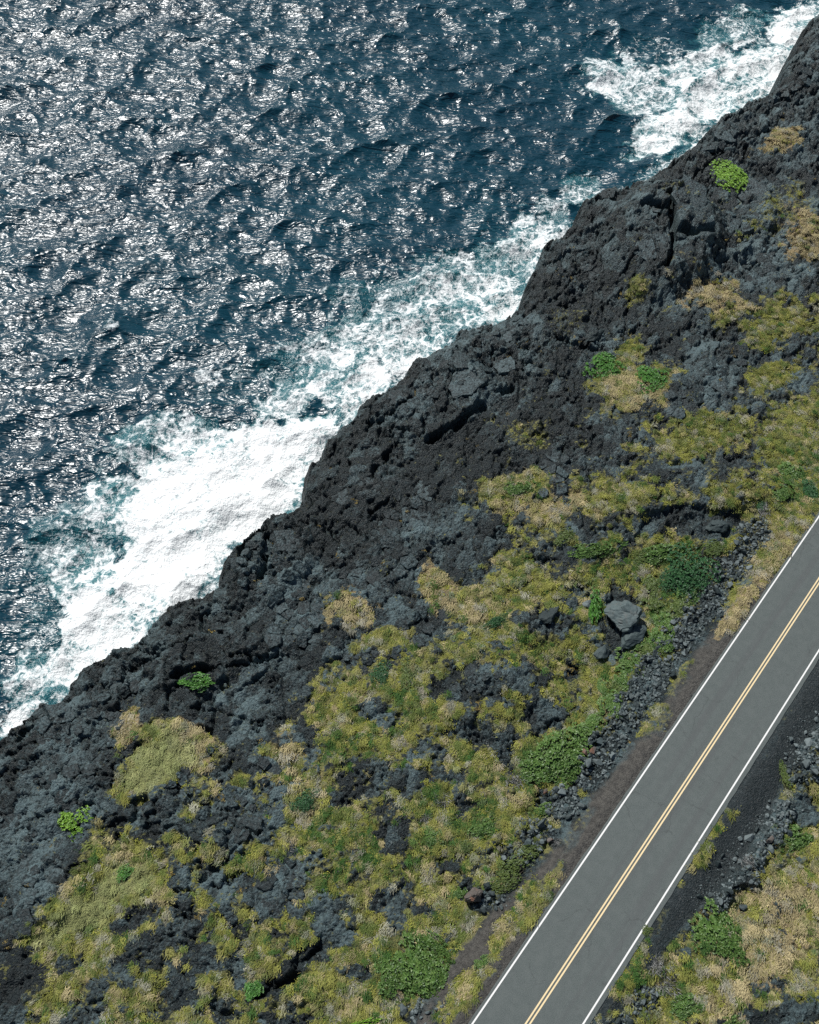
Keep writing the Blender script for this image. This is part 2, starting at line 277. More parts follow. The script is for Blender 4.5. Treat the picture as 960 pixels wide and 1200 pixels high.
def tag(o, label=None, cat=None, group=None, kind=None):
    for k, x in (('label', label), ('category', cat), ('group', group), ('kind', kind)):
        if x: o[k] = x
    return o

# ------------------------------------------------------------------ materials
class Mat:
    def __init__(s, name):
        s.m = bpy.data.materials.new(name); s.m.use_nodes = True; s.t = s.m.node_tree
        s.n = s.t.nodes; s.b = s.n['Principled BSDF']
    def link(s, a, b): s.t.links.new(a, b)
    def put(s, sock, v):
        if hasattr(v, 'is_output') or isinstance(v, bpy.types.NodeSocket): s.link(v, sock)
        else: sock.default_value = v
    def coord(s): return s.n.new('ShaderNodeNewGeometry').outputs['Position']
    def mapping(s, vec, scale=(1, 1, 1), rot=(0, 0, 0)):
        k = s.n.new('ShaderNodeMapping'); s.link(vec, k.inputs[0]); k.inputs['Scale'].default_value = scale; k.inputs['Rotation'].default_value = rot
        return k.outputs[0]
    flat = False
    def noise(s, vec, scale, detail=3, rough=.55, dist=0, out=0):
        k = s.n.new('ShaderNodeTexNoise'); k.noise_dimensions = '2D' if s.flat else '3D'; s.link(vec, k.inputs['Vector']); k.inputs['Scale'].default_value = scale
        k.inputs['Detail'].default_value = detail; k.inputs['Roughness'].default_value = rough; k.inputs['Distortion'].default_value = dist
        return k.outputs[out]
    def voro(s, vec, scale, feature='F1', out='Distance'):
        k = s.n.new('ShaderNodeTexVoronoi'); k.feature = feature; k.voronoi_dimensions = '2D'; s.link(vec, k.inputs['Vector']); k.inputs['Scale'].default_value = scale
        return k.outputs[out]
    def math(s, op, a, b=0.0, c=0.0):
        k = s.n.new('ShaderNodeMath'); k.operation = op
        for i, x in enumerate((a, b, c)): s.put(k.inputs[i], x)
        return k.outputs[0]
    def step(s, v, a, b):
        k = s.n.new('ShaderNodeMapRange'); k.interpolation_type = 'SMOOTHSTEP'
        s.put(k.inputs[0], v); s.put(k.inputs[1], a); s.put(k.inputs[2], b)
        return k.outputs[0]
    def mix(s, f, a, b):
        k = s.n.new('ShaderNodeMix'); k.data_type = 'RGBA'; s.put(k.inputs[0], f)
        for i, x in ((6, a), (7, b)):
            s.put(k.inputs[i], (*x, 1) if isinstance(x, tuple) and len(x) == 3 else x)
        return k.outputs[2]
    def attr(s, name, kind='GEOMETRY'):
        k = s.n.new('ShaderNodeAttribute'); k.attribute_name = name; k.attribute_type = kind; return k
    def sep(s, c):
        k = s.n.new('ShaderNodeSeparateColor'); s.link(c, k.inputs[0]); return k.outputs
    def bump(s, h, strength, dist, normal=None):
        k = s.n.new('ShaderNodeBump'); s.put(k.inputs['Height'], h); k.inputs['Strength'].default_value = strength; k.inputs['Distance'].default_value = dist
        if normal: s.link(normal, k.inputs['Normal'])
        return k.outputs[0]
    def done(s, color=None, rough=None, normal=None, spec=None):
        if color is not None: s.put(s.b.inputs['Base Color'], (*color, 1) if isinstance(color, tuple) else color)
        if rough is not None: s.put(s.b.inputs['Roughness'], rough)
        if normal is not None: s.link(normal, s.b.inputs['Normal'])
        if spec is not None: s.b.inputs['Specular IOR Level'].default_value = spec
        return s.m

def lava_color(M, tone, pos):
    fine = M.noise(pos, 3.6, 6, .75); mid = M.noise(pos, .7, 4, .6)
    t = M.math('ADD', tone, M.math('MULTIPLY', M.math('SUBTRACT', fine, .5), 1.9))
    t = M.math('ADD', t, M.math('MULTIPLY', M.math('SUBTRACT', mid, .5), .5))
    c = M.mix(M.step(t, .2, 1.06), (.0028, .0088, .0100), (.092, .138, .146))
    rust = M.step(M.noise(pos, 1.1, 5, .7), .60, .74)
    c = M.mix(M.math('MULTIPLY', rust, .3), c, (.06, .052, .034))
    return c, fine
def mat_ground():
    M = Mat('lava_and_soil'); pos = M.coord()
    a = M.sep(M.attr('cover').outputs['Color']); g, cin, tone = a[0], a[1], a[2]
    b = M.sep(M.attr('plants').outputs['Color']); tan, green, lawn = b[0], b[1], b[2]
    lav, fine = lava_color(M, tone, pos)
    n1 = M.noise(pos, 2.4, 5, .7); n2 = M.noise(pos, 7.0, 3, .6); n3 = M.noise(pos, .8, 3, .6)
    soil = M.mix(M.step(n1, .35, .65), (.085, .09, .032), (.20, .195, .062))
    soil = M.mix(M.step(M.math('ADD', M.math('MULTIPLY', tan, .5), M.math('MULTIPLY', n2, .6)), .45, .8), soil, (.27, .205, .105))
    soil = M.mix(M.step(M.math('ADD', M.math('MULTIPLY', green, .5), M.math('MULTIPLY', n3, .5)), .45, .85), soil, (.055, .085, .022))
    soil = M.mix(M.math('MULTIPLY', lawn, .85), soil, M.mix(n1, (.15, .17, .055), (.29, .29, .12)))
    soil = M.mix(M.step(n2, .28, .42), (.06, .06, .042), soil)
    cind = M.mix(M.step(n1, .4, .62), (.009, .0165, .018), (.026, .036, .038))  # inland cinder: the verge's shadow is painted into this teal-black tone
    cind = M.mix(M.attr('plants').outputs['Alpha'], cind, M.mix(M.step(n1, .35, .65), (.040, .037, .032), (.088, .082, .070)))
    cind = M.mix(M.step(n2, .60, .72), cind, (.095, .09, .08))
    gg = M.step(M.math('ADD', g, M.math('MULTIPLY', M.math('SUBTRACT', n1, .5), 1.5)), .16, .46)
    c = M.mix(gg, lav, soil); c = M.mix(cin, c, cind)
    h = M.math('ADD', M.math('MULTIPLY', M.noise(pos, 6.5, 6, .68), 1.0), M.math('MULTIPLY', M.voro(M.mapping(pos), 3.4, 'DISTANCE_TO_EDGE'), M.math('MULTIPLY', M.math('SUBTRACT', 1.0, cin), .7)))
    nrm = M.bump(h, 1.0, .2)
    rough = M.mix(gg, (.52, .52, .52), (.95, .95, .95))
    return M.done(c, rough, nrm, .5)
def mat_slab():
    M = Mat('lava_slab'); pos = M.coord()
    k = M.n.new('ShaderNodeObjectInfo')
    tone = M.math('ADD', .22, M.math('MULTIPLY', k.outputs['Random'], .36))
    c, fine = lava_color(M, tone, pos)
    h = M.math('ADD', M.noise(pos, 7, 6, .68), M.math('MULTIPLY', M.voro(pos, 3.0, 'DISTANCE_TO_EDGE'), .8))
    return M.done(c, .55, M.bump(h, .9, .12), .45)
def mat_rock(name, lo, hi, rust=.0):
    M = Mat(name); pos = M.coord(); k = M.n.new('ShaderNodeObjectInfo')
    t = M.math('ADD', M.math('MULTIPLY', M.attr('tone', 'INSTANCER').outputs['Fac'], .0), M.math('ADD', M.math('MULTIPLY', k.outputs['Random'], .7), M.math('MULTIPLY', M.noise(pos, 5, 4, .65), .5)))
    c = M.mix(M.step(t, .15, 1.05), lo, hi)
    if rust: c = M.mix(M.math('MULTIPLY', M.step(M.noise(pos, 1.1, 3, .6), .5, .62), rust), c, (.16, .075, .045))
    return M.done(c, .7, M.bump(M.noise(pos, 9, 5, .7), .6, .05), .3)
def mat_leaf(name, c1, c2, c3):
    M = Mat(name); pos = M.coord()
    n = M.noise(pos, 2.2, 3, .6); n2 = M.noise(pos, 9, 2, .6)
    c = M.mix(M.step(n, .35, .65), c1, c2); c = M.mix(M.step(n2, .52, .7), c, c3)
    M.b.inputs['Subsurface Weight'].default_value = 0
    return M.done(c, .5, None, .35)
def mat_blades():
    M = Mat('grass_blades')
    c = M.attr('tint', 'INSTANCER').outputs['Color']
    k = M.n.new('ShaderNodeHueSaturation'); k.inputs['Saturation'].default_value = 1.0
    M.link(c, k.inputs['Color'])
    oi = M.n.new('ShaderNodeObjectInfo'); M.link(M.math('ADD', .9, M.math('MULTIPLY', oi.outputs['Random'], .2)), k.inputs['Value'])
    return M.done(k.outputs[0], .7, None, .2)
def mat_asphalt():
    M = Mat('asphalt'); M.flat = True; tc = M.n.new('ShaderNodeTexCoord').outputs['Object']
    fine = M.noise(tc, 16, 3, .8); mid = M.noise(tc, 1.3, 5, .65); lane = M.noise(M.mapping(tc, (.03, 1.1, 1)), 1.0, 3, .5)
    agg = M.noise(tc, 42, 2, .7)
    c = M.mix(M.step(fine, .3, .7), (.058, .070, .067), (.108, .126, .120))
    c = M.mix(M.math('MULTIPLY', M.step(mid, .35, .7), .32), c, (.12, .134, .128))
    c = M.mix(M.math('MULTIPLY', M.step(lane, .48, .70), .5), c, (.075, .08, .08))
    c = M.mix(M.math('MULTIPLY', M.step(agg, .58, .72), .5), c, (.25, .255, .25))
    # fine cracks and small tar stains, with a shape of their own
    vec = M.mapping(tc, (1, 1, 1)); wv = M.n.new('ShaderNodeVectorMath'); wv.operation = 'ADD'
    M.link(vec, wv.inputs[0]); M.link(M.noise(tc, .9, 4, .6, 0, 1), wv.inputs[1])
    crack = M.math('MULTIPLY', M.step(M.voro(wv.outputs[0], .33, 'DISTANCE_TO_EDGE'), .022, .004), M.step(M.noise(tc, .16, 3, .6), .5, .62))
    c = M.mix(M.math('MULTIPLY', crack, .3), c, (.03, .032, .032))
    st = M.step(M.noise(tc, .55, 5, .75), .66, .74); c = M.mix(M.math('MULTIPLY', st, .35), c, (.05, .053, .053))
    return M.done(c, .8, M.bump(fine, .5, .02), .3)
def mat_paint(name, base):
    M = Mat(name); tc = M.coord()
    wear = M.step(M.noise(tc, 6, 6, .75), .57, .76)
    c = M.mix(M.math('MULTIPLY', wear, .6), base, (.16, .165, .16))
    c = M.mix(M.math('MULTIPLY', M.noise(tc, 1.2, 3, .6), .18), c, (.3, .28, .24))
    return M.done(c, .6, None, .3)
def mat_sea():
    M = Mat('sea_water'); M.flat = True; pos = M.coord()
    foam = M.attr('foam').outputs['Fac']
    wob = M.n.new('ShaderNodeVectorMath'); wob.operation = 'ADD'
    sc = M.n.new('ShaderNodeVectorMath'); sc.operation = 'SCALE'; sc.inputs['Scale'].default_value = 1.6
    M.link(M.noise(pos, .55, 4, .65, .4, 1), sc.inputs[0]); M.link(pos, wob.inputs[0]); M.link(sc.outputs[0], wob.inputs[1]); wp = wob.outputs[0]
    e1 = M.voro(wp, .75, 'DISTANCE_TO_EDGE'); e2 = M.voro(wp, 2.1, 'DISTANCE_TO_EDGE')
    l1 = M.step(e1, .20, .0); l2 = M.step(e2, .26, .02)
    nz = M.noise(wp, 1.2, 6, .72, .6); nf = M.noise(wp, 3.6, 3, .7)
    big = M.math('MULTIPLY', M.math('SUBTRACT', M.noise(wp, .22, 4, .6, .8), .5), 1.6)
    lace = M.math('ADD', M.math('ADD', big, M.math('MULTIPLY', l1, .22), M.math('MULTIPLY', l2, .20)))
    lace = M.math('ADD', lace, M.math('ADD', M.math('MULTIPLY', M.math('SUBTRACT', nz, .5), 1.5), M.math('MULTIPLY', M.math('SUBTRACT', nf, .5), .9)))
    v = M.math('ADD', M.math('MULTIPLY', foam, 1.22), lace)
    f = M.math('MULTIPLY', M.step(v, .55, 1.15), M.step(foam, .02, .16))
    milk = M.step(M.math('ADD', foam, M.math('MULTIPLY', M.math('SUBTRACT', nz, .5), .5)), .12, .85)
    deep = M.mix(M.noise(pos, .035, 3, .5), (.0001, .0215, .0390), (.0002, .041, .0620))
    water = M.mix(milk, deep, (.025, .17, .19))
    c = M.mix(f, water, (.86, .88, .87))
    # ripples: two stretched layers and a fine chop
    r1 = M.noise(M.mapping(pos, (.8, 2.2, 1), (0, 0, R(-14))), .42, 2.3, .5, 1.0)
    r2 = M.noise(M.mapping(pos, (.8, 1.8, 1), (0, 0, R(16))), 1.2, 1, .5, .8)
    h = M.math('ADD', M.math('MULTIPLY', r1, 1.0), M.math('MULTIPLY', r2, .27))
    n1 = M.bump(h, 1.0, .36); n1.node.inputs['Strength'].default_value = 1.0; M.link(M.math('SUBTRACT', 1.0, M.math('MULTIPLY', M.step(foam, .3, .75), .8)), n1.node.inputs['Strength'])
    n2 = M.bump(M.math('MULTIPLY', M.noise(pos, 2.6, 3, .65), M.step(foam, .2, .6)), .8, .28, n1)
    rough = M.mix(f, (.29, .29, .29), (.85, .85, .85))
    M.b.inputs['IOR'].default_value = 1.333
    return M.done(c, rough, n2, 1.0)
G_MAT, SLAB_MAT = mat_ground(), mat_slab()
ROCK_MAT = mat_rock('black_lava_rock', (.012, .021, .022), (.15, .18, .18)); ROCK_RUST = mat_rock('rusty_lava_rock', (.03, .028, .027), (.14, .12, .105), .8)
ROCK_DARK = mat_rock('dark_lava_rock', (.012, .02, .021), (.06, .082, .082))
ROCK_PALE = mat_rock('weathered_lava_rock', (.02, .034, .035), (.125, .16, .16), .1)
LEAF = {'lime': mat_leaf('lime_leaves', (.10, .22, .018), (.17, .32, .03), (.26, .40, .06)), 'bright': mat_leaf('bright_green_leaves', (.035, .12, .018), (.07, .20, .028), (.14, .28, .06)),
        'mid': mat_leaf('green_leaves', (.045, .10, .02), (.085, .16, .032), (.17, .24, .07)), 'dark': mat_leaf('dark_green_leaves', (.014, .06, .02), (.03, .10, .03), (.06, .15, .05)),
        'olive': mat_leaf('olive_leaves', (.05, .085, .018), (.09, .13, .03), (.16, .19, .055)), 'grey': mat_leaf('grey_twigs', (.12, .12, .11), (.22, .22, .21), (.33, .33, .32))}
WOOD = mat_rock('bush_wood', (.05, .04, .03), (.12, .1, .08)); BLADE = mat_blades()

# ------------------------------------------------------------------ land
def axis(a, b, s0, s1):
    out = [a]
    while out[-1] < b:
        t = (out[-1] - a) / (b - a); out.append(out[-1] + s0 + (s1 - s0) * t)
    return np.array(out)
UA = axis(-24, 172, .105, .185); VA = axis(-58, 28, .125, .125)
UU, VV = np.meshgrid(UA, VA, indexing='ij')
def survey_where(u, v, mask):
    q = survey(u[mask], v[mask]); out = {}
    for k_, a_ in q.items():
        full = np.full(u.shape, -99.0 if k_ == 'd' else 0.0); full[mask] = a_; out[k_] = full
    return out
VIS = in_view(UU, VV, 0.0, 85); dc, sc_ = seg_dist(UU[::8, ::8], VV[::8, ::8], cl)
off = dc * sc_ < -9
off = np.kron(off, np.ones((8, 8), bool))[:UU.shape[0], :UU.shape[1]]
LAND = survey_where(UU, VV, VIS & ~off)
def pack(s):
    one = np.ones(s['z'].shape); brown = sstep(-4, -3, -s['r'] * 0 + np.where(s['r'] < 0, 0, -9))
    return dict(cover=np.stack([s['grass'], s['cin'], s['tone'], one], -1), plants=np.stack([s['tan'], s['green'], s['lawn'], brown], -1))
X, Y = xy(UU, VV)
P = np.stack([X, Y, LAND['z']], -1)
vis = in_view(UU, VV, LAND['z'], 70) & VIS & ~off
keepv = vis & (LAND['d'] > -4.2)
keep = (keepv[:-1, :-1] & keepv[1:, 1:] & keepv[1:, :-1] & keepv[:-1, 1:])
near = grid_mesh('g', P, keep, pack(LAND))
# the land beyond, coarser, lying a little lower where it meets the close survey
grow = lambda a, n, k: [a * k ** i for i in range(1, n)]
ub = np.concatenate([[-24 - x for x in grow(2.0, 22, 1.42)][::-1], np.arange(-24, 172, 2.0), [172 + x for x in grow(2.0, 22, 1.42)]])
vb = np.concatenate([np.arange(-70, 60, 1.0), [60 + x for x in grow(1.5, 23, 1.42)]])
U2, V2 = np.meshgrid(ub, vb, indexing='ij'); L2 = survey(U2, V2); X2, Y2 = xy(U2, V2)
inside = in_view(U2, V2, L2['z'], 52)
L2['z'] = np.where(in_view(U2, V2, L2['z'], 75), L2['z'] - .45, L2['z']); L2['z'] = np.where(np.abs(L2['r']) < 7, np.minimum(L2['z'], -.3), L2['z'])
k2 = L2['d'] > -4.5; ins = inside
k2c = (k2[:-1, :-1] & k2[1:, 1:] & k2[1:, :-1] & k2[:-1, 1:]) & ~(ins[:-1, :-1] & ins[1:, 1:] & ins[1:, :-1] & ins[:-1, 1:])
beyond = grid_mesh('b', np.stack([X2, Y2, L2['z']], -1), k2c, pack(L2))
land = build('lava_ground', [near, beyond], G_MAT); tag(land, 'black lava shelf with olive and tan grass between sea and road', kind='structure')

def sampler(A):
    def f(u, v):
        i = np.clip(np.searchsorted(UA, u) - 1, 0, len(UA) - 2); j = np.clip(np.searchsorted(VA, v) - 1, 0, len(VA) - 2)
        a = np.clip((u - UA[i]) / (UA[i + 1] - UA[i]), 0, 1); b = np.clip((v - VA[j]) / (VA[j + 1] - VA[j]), 0, 1)
        return (A[i, j] * (1 - a) + A[i + 1, j] * a) * (1 - b) + (A[i, j + 1] * (1 - a) + A[i + 1, j + 1] * a) * b
    return f
SMP = {k: sampler(a) for k, a in LAND.items()}
def height(u, v): return float(SMP['z'](np.array([u]), np.array([v]))[0])
def smooth_height(u, v, rad):
    a = np.linspace(0, 2 * np.pi, 9)[:-1]
    uu = np.concatenate([[u], u + rad * np.cos(a), u + .5 * rad * np.cos(a)]); vv = np.concatenate([[v], v + rad * np.sin(a), v + .5 * rad * np.sin(a)])
    return float(np.median(SMP['z'](uu, vv)))

# ------------------------------------------------------------------ sea
def ocean(N, L, seed, wind, slope, fetch, short, power):
    r = np.random.default_rng(seed)
    k1 = np.fft.fftfreq(N, L / N) * 2 * np.pi; kx, ky = np.meshgrid(k1, k1, indexing='ij'); k = np.hypot(kx, ky); k[0, 0] = 1e9
    cosw = (kx * math.cos(wind) + ky * math.sin(wind)) / k
    ph = np.exp(-1 / (k * fetch) ** 2) / k ** power * (.18 + .82 * np.abs(cosw) ** 2.0) * np.exp(-(k * short) ** 2); ph[0, 0] = 0
    hk = (r.normal(size=k.shape) + 1j * r.normal(size=k.shape)) * np.sqrt(ph)
    h = np.fft.ifft2(hk).real; g_ = np.gradient(h, L / N); s = slope / math.sqrt((g_[0] ** 2).mean() * .5 + (g_[1] ** 2).mean() * .5)
    dx = np.fft.ifft2(-1j * kx / k * hk).real; dy = np.fft.ifft2(-1j * ky / k * hk).real
    return h * s, dx * s, dy * s
def periodic(A, L, x, y):
    N = A.shape[0]; gx = x / L * N; gy = y / L * N
    i = np.floor(gx).astype(int); j = np.floor(gy).astype(int); a, b = gx - i, gy - j
    i0, j0, i1, j1 = i % N, j % N, (i + 1) % N, (j + 1) % N
    return (A[i0, j0] * (1 - a) + A[i1, j0] * a) * (1 - b) + (A[i0, j1] * (1 - a) + A[i1, j1] * a) * b
OC1 = ocean(1024, 190.0, 3, R(-72), .17, 1.35, .16, 5.0); OC2 = ocean(512, 71.0, 4, R(-125), .06, .34, .12, 4.6)
# px, py, half width, half height, rotation, amount of foam
FOAM = [(45, 800, 44, 34, 35, .62), (105, 680, 54, 60, 30, .66), (150, 590, 60, 40, 20, .66), (90, 640, 60, 60, 0, .42), (190, 520, 80, 36, 10, .55), (60, 730, 44, 60, 0, .3), (720, 90, 40, 30, 0, .62), (800, 95, 70, 34, 20, .62), (860, 40, 50, 26, 20, .5), (430, 390, 80, 40, 20, .5), (520, 330, 70, 30, 15, .5), (620, 285, 30, 40, 20, .6), (360, 420, 50, 34, 0, .4), (870, 90, 95, 40, 35, .72), (800, 140, 62, 30, 30, .72), (745, 105, 52, 32, -10, .52), (925, 30, 36, 30, 40, .75), (840, 165, 60, 15, 36, .95), (770, 60, 50, 22, 0, .25),
        (680, 225, 26, 26, 45, .5), (650, 262, 26, 30, 45, .45), (600, 320, 50, 50, 40, .55), (540, 350, 75, 40, 20, .62), (590, 365, 50, 14, 18, .75), (460, 350, 70, 45, 10, .38), (480, 410, 50, 34, 25, .72), (400, 440, 60, 50, 20, .62), (430, 460, 40, 26, 35, .8),
        (300, 540, 80, 52, 25, 1.0), (230, 600, 95, 70, 30, 1.05), (300, 600, 70, 30, 30, 1.1), (180, 670, 75, 60, 35, 1.0), (120, 730, 52, 52, 40, .9), (200, 690, 80, 22, 30, 1.0), (350, 520, 50, 40, 30, .95), (80, 780, 36, 22, 40, .85), (30, 838, 36, 13, 38, .8), (240, 540, 90, 40, 15, .8), (340, 470, 50, 26, 20, .55), (130, 610, 50, 40, 0, .5),
        (60, 690, 60, 60, 0, .22), (20, 770, 40, 50, 0, .22), (570, 260, 40, 40, 0, .2), (520, 310, 50, 20, 0, .3), (280, 450, 60, 30, 0, .25), (640, 70, 60, 40, 0, .1)]
def sea_survey(u, v, fine=True):
    x, y = xy(u, v)
    c, s = math.cos(.6), math.sin(.6); x2, y2 = x * c - y * s, x * s + y * c
    h = periodic(OC1[0], 190.0, x, y) + periodic(OC2[0], 71.0, x2, y2)
    dx = periodic(OC1[1], 190.0, x, y); dy = periodic(OC1[2], 190.0, x, y)
    w1 = fbm(u, v, 7.0, 4, 81, .6); w2 = fbm(u, v, 2.2, 4, 85, .6)
    foam = maxblobs(u, v, FOAM, .9 * w1 + .7 * w2, SEA_Z)
    dist, _ = seg_dist(u, v, cl); shore = 1 - sstep(2.0, 8.0, dist - 5.0 + 2.5 * w1)
    foam = np.maximum(foam, .55 * shore)
    crest = sstep(.42, .8, h + .15 * w2) * .34
    foam = np.clip(np.maximum(foam * (1 + .25 * w1), crest), 0, 1.2)
    h = h * (1 + .35 * sstep(.1, .6, foam)) + foam * (.22 * w2 + .12 * fbm(u, v, .9, 3, 88))
    return x - 1.15 * dx, y - 1.15 * dy, SEA_Z + h, foam
us = axis(-30, 215, .15, .235); vs = axis(-185, -34, .21, .155)
U3, V3 = np.meshgrid(us, vs, indexing='ij')
sd, ss = seg_dist(U3[::6, ::6], V3[::6, ::6], cl)
land_side = np.kron((V3[::6, ::6] > -40) & (sd > 9), np.ones((6, 6), bool))[:U3.shape[0], :U3.shape[1]]
kv = in_view(U3, V3, SEA_Z, 55) & ~land_side
X3, Y3, Z3, FO = (np.zeros(U3.shape) for _ in range(4))
for A_, B_ in zip((X3, Y3, Z3, FO), sea_survey(U3[kv], V3[kv])): A_[kv] = B_
kp = kv[:-1, :-1] & kv[1:, 1:] & kv[1:, :-1] & kv[:-1, 1:]
sea_near = grid_mesh('s', np.stack([X3, Y3, Z3], -1), kp, dict(foam=FO))
u4 = np.concatenate([[-30 - x for x in grow(3.0, 22, 1.40)][::-1], np.arange(-30, 215, 2.5), [215 + x for x in grow(3.0, 22, 1.40)]])
v4 = np.concatenate([[-185 - x for x in grow(3.0, 23, 1.40)][::-1], np.arange(-185, -32, 2.5)])
U4, V4 = np.meshgrid(u4, v4, indexing='ij'); X4, Y4, Z4, F4 = sea_survey(U4, V4)
i4 = in_view(U4, V4, SEA_Z, 44); Z4 = np.where(in_view(U4, V4, SEA_Z, 62), Z4 - .6, Z4)
sea_far = grid_mesh('f', np.stack([X4, Y4, Z4], -1), ~(i4[:-1, :-1] & i4[1:, 1:] & i4[1:, :-1] & i4[:-1, 1:]), dict(foam=F4))
sea = build('sea', [sea_near, sea_far], mat_sea()); tag(sea, 'choppy blue sea with silver glitter and white surf', kind='structure')

# ------------------------------------------------------------------ road
ASPH, WHITE, YELLOW = mat_asphalt(), mat_paint('white_line_paint', (.82, .81, .78)), mat_paint('yellow_line_paint', (.82, .64, .36))
rx, ry = xy(0, ROAD_V); heading = math.atan2(RD[1], RD[0])
def strip(name, v0, v1, z, mat, parent, thick=0.0, u0=-260, u1=520, ragged=0.0):
    """a long sheet lying along the road, v0..v1 from its centre (v to the right of travel)"""
    n = int((u1 - u0) / (.35 if ragged else 2.0)); uu = np.linspace(u0, u1, n + 1); bm = bmesh.new(); rows = []
    j0 = ragged * (fbm(uu, uu * 0 + 3, 1.1, 4, 91, .7)) if ragged else uu * 0; j1 = ragged * (fbm(uu, uu * 0 + 9, 1.1, 4, 95, .7)) if ragged else uu * 0
    for i, a in enumerate(uu):
        pts = [(a, -(v0 + j0[i]), z), (a, -(v1 + j1[i]), z)]
        if thick: pts = [(a, -(v0 + j0[i] - .12), z - thick)] + pts + [(a, -(v1 + j1[i] + .12), z - thick)]
        rows.append([bm.verts.new(p) for p in pts])
    for a, b in zip(rows[:-1], rows[1:]):
        for k in range(len(a) - 1): bm.faces.new((a[k], a[k + 1], b[k + 1], b[k]))
    bmesh.ops.recalc_face_normals(bm, faces=bm.faces)
    me = bpy.data.meshes.new(name); bm.to_mesh(me); bm.free(); me.materials.append(mat)
    if len(me.polygons) and sum(p.normal.z for p in me.polygons) < 0: me.flip_normals()
    o = bpy.data.objects.new(name, me); col.objects.link(o)
    if parent: o.parent = parent
    return o
road = strip('road', -HALF - .22, HALF + .42, 0.0, ASPH, None, .16, ragged=.09)
road.location = (rx, ry, 0); road.rotation_euler.z = heading; tag(road, 'grey two lane asphalt road with double yellow line', kind='structure')
strip('edge_line', -HALF - .065, -HALF + .065, .004, WHITE, road); strip('edge_line', HALF - .065, HALF + .065, .004, WHITE, road)
strip('centre_line', -.195, -.07, .004, YELLOW, road); strip('centre_line', .07, .195, .004, YELLOW, road)

# ------------------------------------------------------------------ stones
def stone_mesh(name, seed, pts=16, flat=.65, detail=0, rough=.0, crack=.0):
    r = random.Random(seed); bm = bmesh.new()
    for i in range(pts):
        v = Vector((r.gauss(0, 1), r.gauss(0, 1), r.gauss(0, 1))).normalized() * r.uniform(.8, 1.05)
        bm.verts.new((v.x * .5, v.y * .5 * r.uniform(.75, 1), v.z * .5 * flat))
    res = bmesh.ops.convex_hull(bm, input=bm.verts)
    bmesh.ops.delete(bm, geom=[g for g in res['geom_interior'] if isinstance(g, bmesh.types.BMVert)], context='VERTS')
    loose = [v for v in bm.verts if not v.link_faces]; bmesh.ops.delete(bm, geom=loose, context='VERTS')
    if detail:
        bmesh.ops.bevel(bm, geom=list(bm.edges), offset=.025, segments=1, affect='EDGES', profile=.5)
        bmesh.ops.triangulate(bm, faces=bm.faces)
        for _ in range(detail): bmesh.ops.subdivide_edges(bm, edges=bm.edges, cuts=1, use_grid_fill=True)
        for v in bm.verts:
            n = v.co.copy() * 5
            from mathutils import noise as mn
            v.co += v.co.normalized() * rough * (mn.noise(n + Vector((seed, 0, 0))) + .6 * mn.noise(n * 2.3))
            if crack:
                dd, _ = mn.voronoi(v.co * 3.4 + Vector((seed, 3, 1))); v.co *= 1 - crack * max(0, 1 - (dd[1] - dd[0]) / .16) + .5 * crack * (mn.cell(Vector(_[0]) * 9) - .5)
    bmesh.ops.recalc_face_normals(bm, faces=bm.faces)
    me = bpy.data.meshes.new(name); bm.to_mesh(me); bm.free(); return me
def slab_mesh(name, poly, seed):
    """a broken plate of lava crust from its outline (about its centre): steep sides, worn lip, uneven top"""
    r = random.Random(seed); bm = bmesh.new(); size = max(math.hypot(*p) for p in poly)
    def ring(k, z, jz): return [bm.verts.new((k * x, k * y, z + r.uniform(-jz, jz))) for x, y in poly]
    r0, r1, r2 = ring(1.03, -.45, 0), ring(1.0, .0, .02), ring(.9, .035, .045)
    c = bm.verts.new((r.uniform(-.15, .15) * size, r.uniform(-.15, .15) * size, .06 * min(1, size) + r.uniform(-.05, .05))); n = len(poly)
    for i in range(n):
        j = (i + 1) % n
        bm.faces.new((r0[i], r0[j], r1[j], r1[i])); bm.faces.new((r1[i], r1[j], r2[j], r2[i])); bm.faces.new((r2[i], r2[j], c))
    me = bpy.data.meshes.new(name); bm.to_mesh(me); bm.free(); me.materials.append(SLAB_MAT); return me
def cell(i, pts, rad):
    """outline of point i's share of the ground among its neighbours, with the joints left open"""
    r = random.Random(i); x0, y0 = pts[i]; n = r.randint(7, 9)
    poly = [(rad * r.uniform(.75, 1.15) * math.cos(t), rad * r.uniform(.75, 1.15) * math.sin(t)) for t in [(k + r.uniform(-.3, .3)) * 2 * math.pi / n for k in range(n)]]
    for j, (x, y) in enumerate(pts):
        if j == i or math.hypot(x - x0, y - y0) > 2.4 * rad: continue
        nx, ny = (x - x0), (y - y0); L = math.hypot(nx, ny); nx /= L; ny /= L; lim = L / 2 - r.uniform(.01, .05); out = []
        for (ax, ay), (bx, by) in zip(poly, poly[1:] + poly[:1]):
            da, db = ax * nx + ay * ny - lim, bx * nx + by * ny - lim
            if da <= 0: out.append((ax, ay))
            if (da < 0) != (db < 0) and abs(da - db) > 1e-6: t = da / (da - db); out.append((ax + (bx - ax) * t, ay + (by - ay) * t))
        poly = out
        if len(poly) < 3: return None
    jag = []                                              # broken edges are never straight
    for (ax, ay), (bx, by) in zip(poly, poly[1:] + poly[:1]):
        L = math.hypot(bx - ax, by - ay); k = r.uniform(.97, 1.0); jag.append((ax * k, ay * k))
        if L > .3 * rad: t = r.uniform(.3, .7); k = r.uniform(.86, .99); jag.append(((ax + (bx - ax) * t) * k, (ay + (by - ay) * t) * k))
    return jag
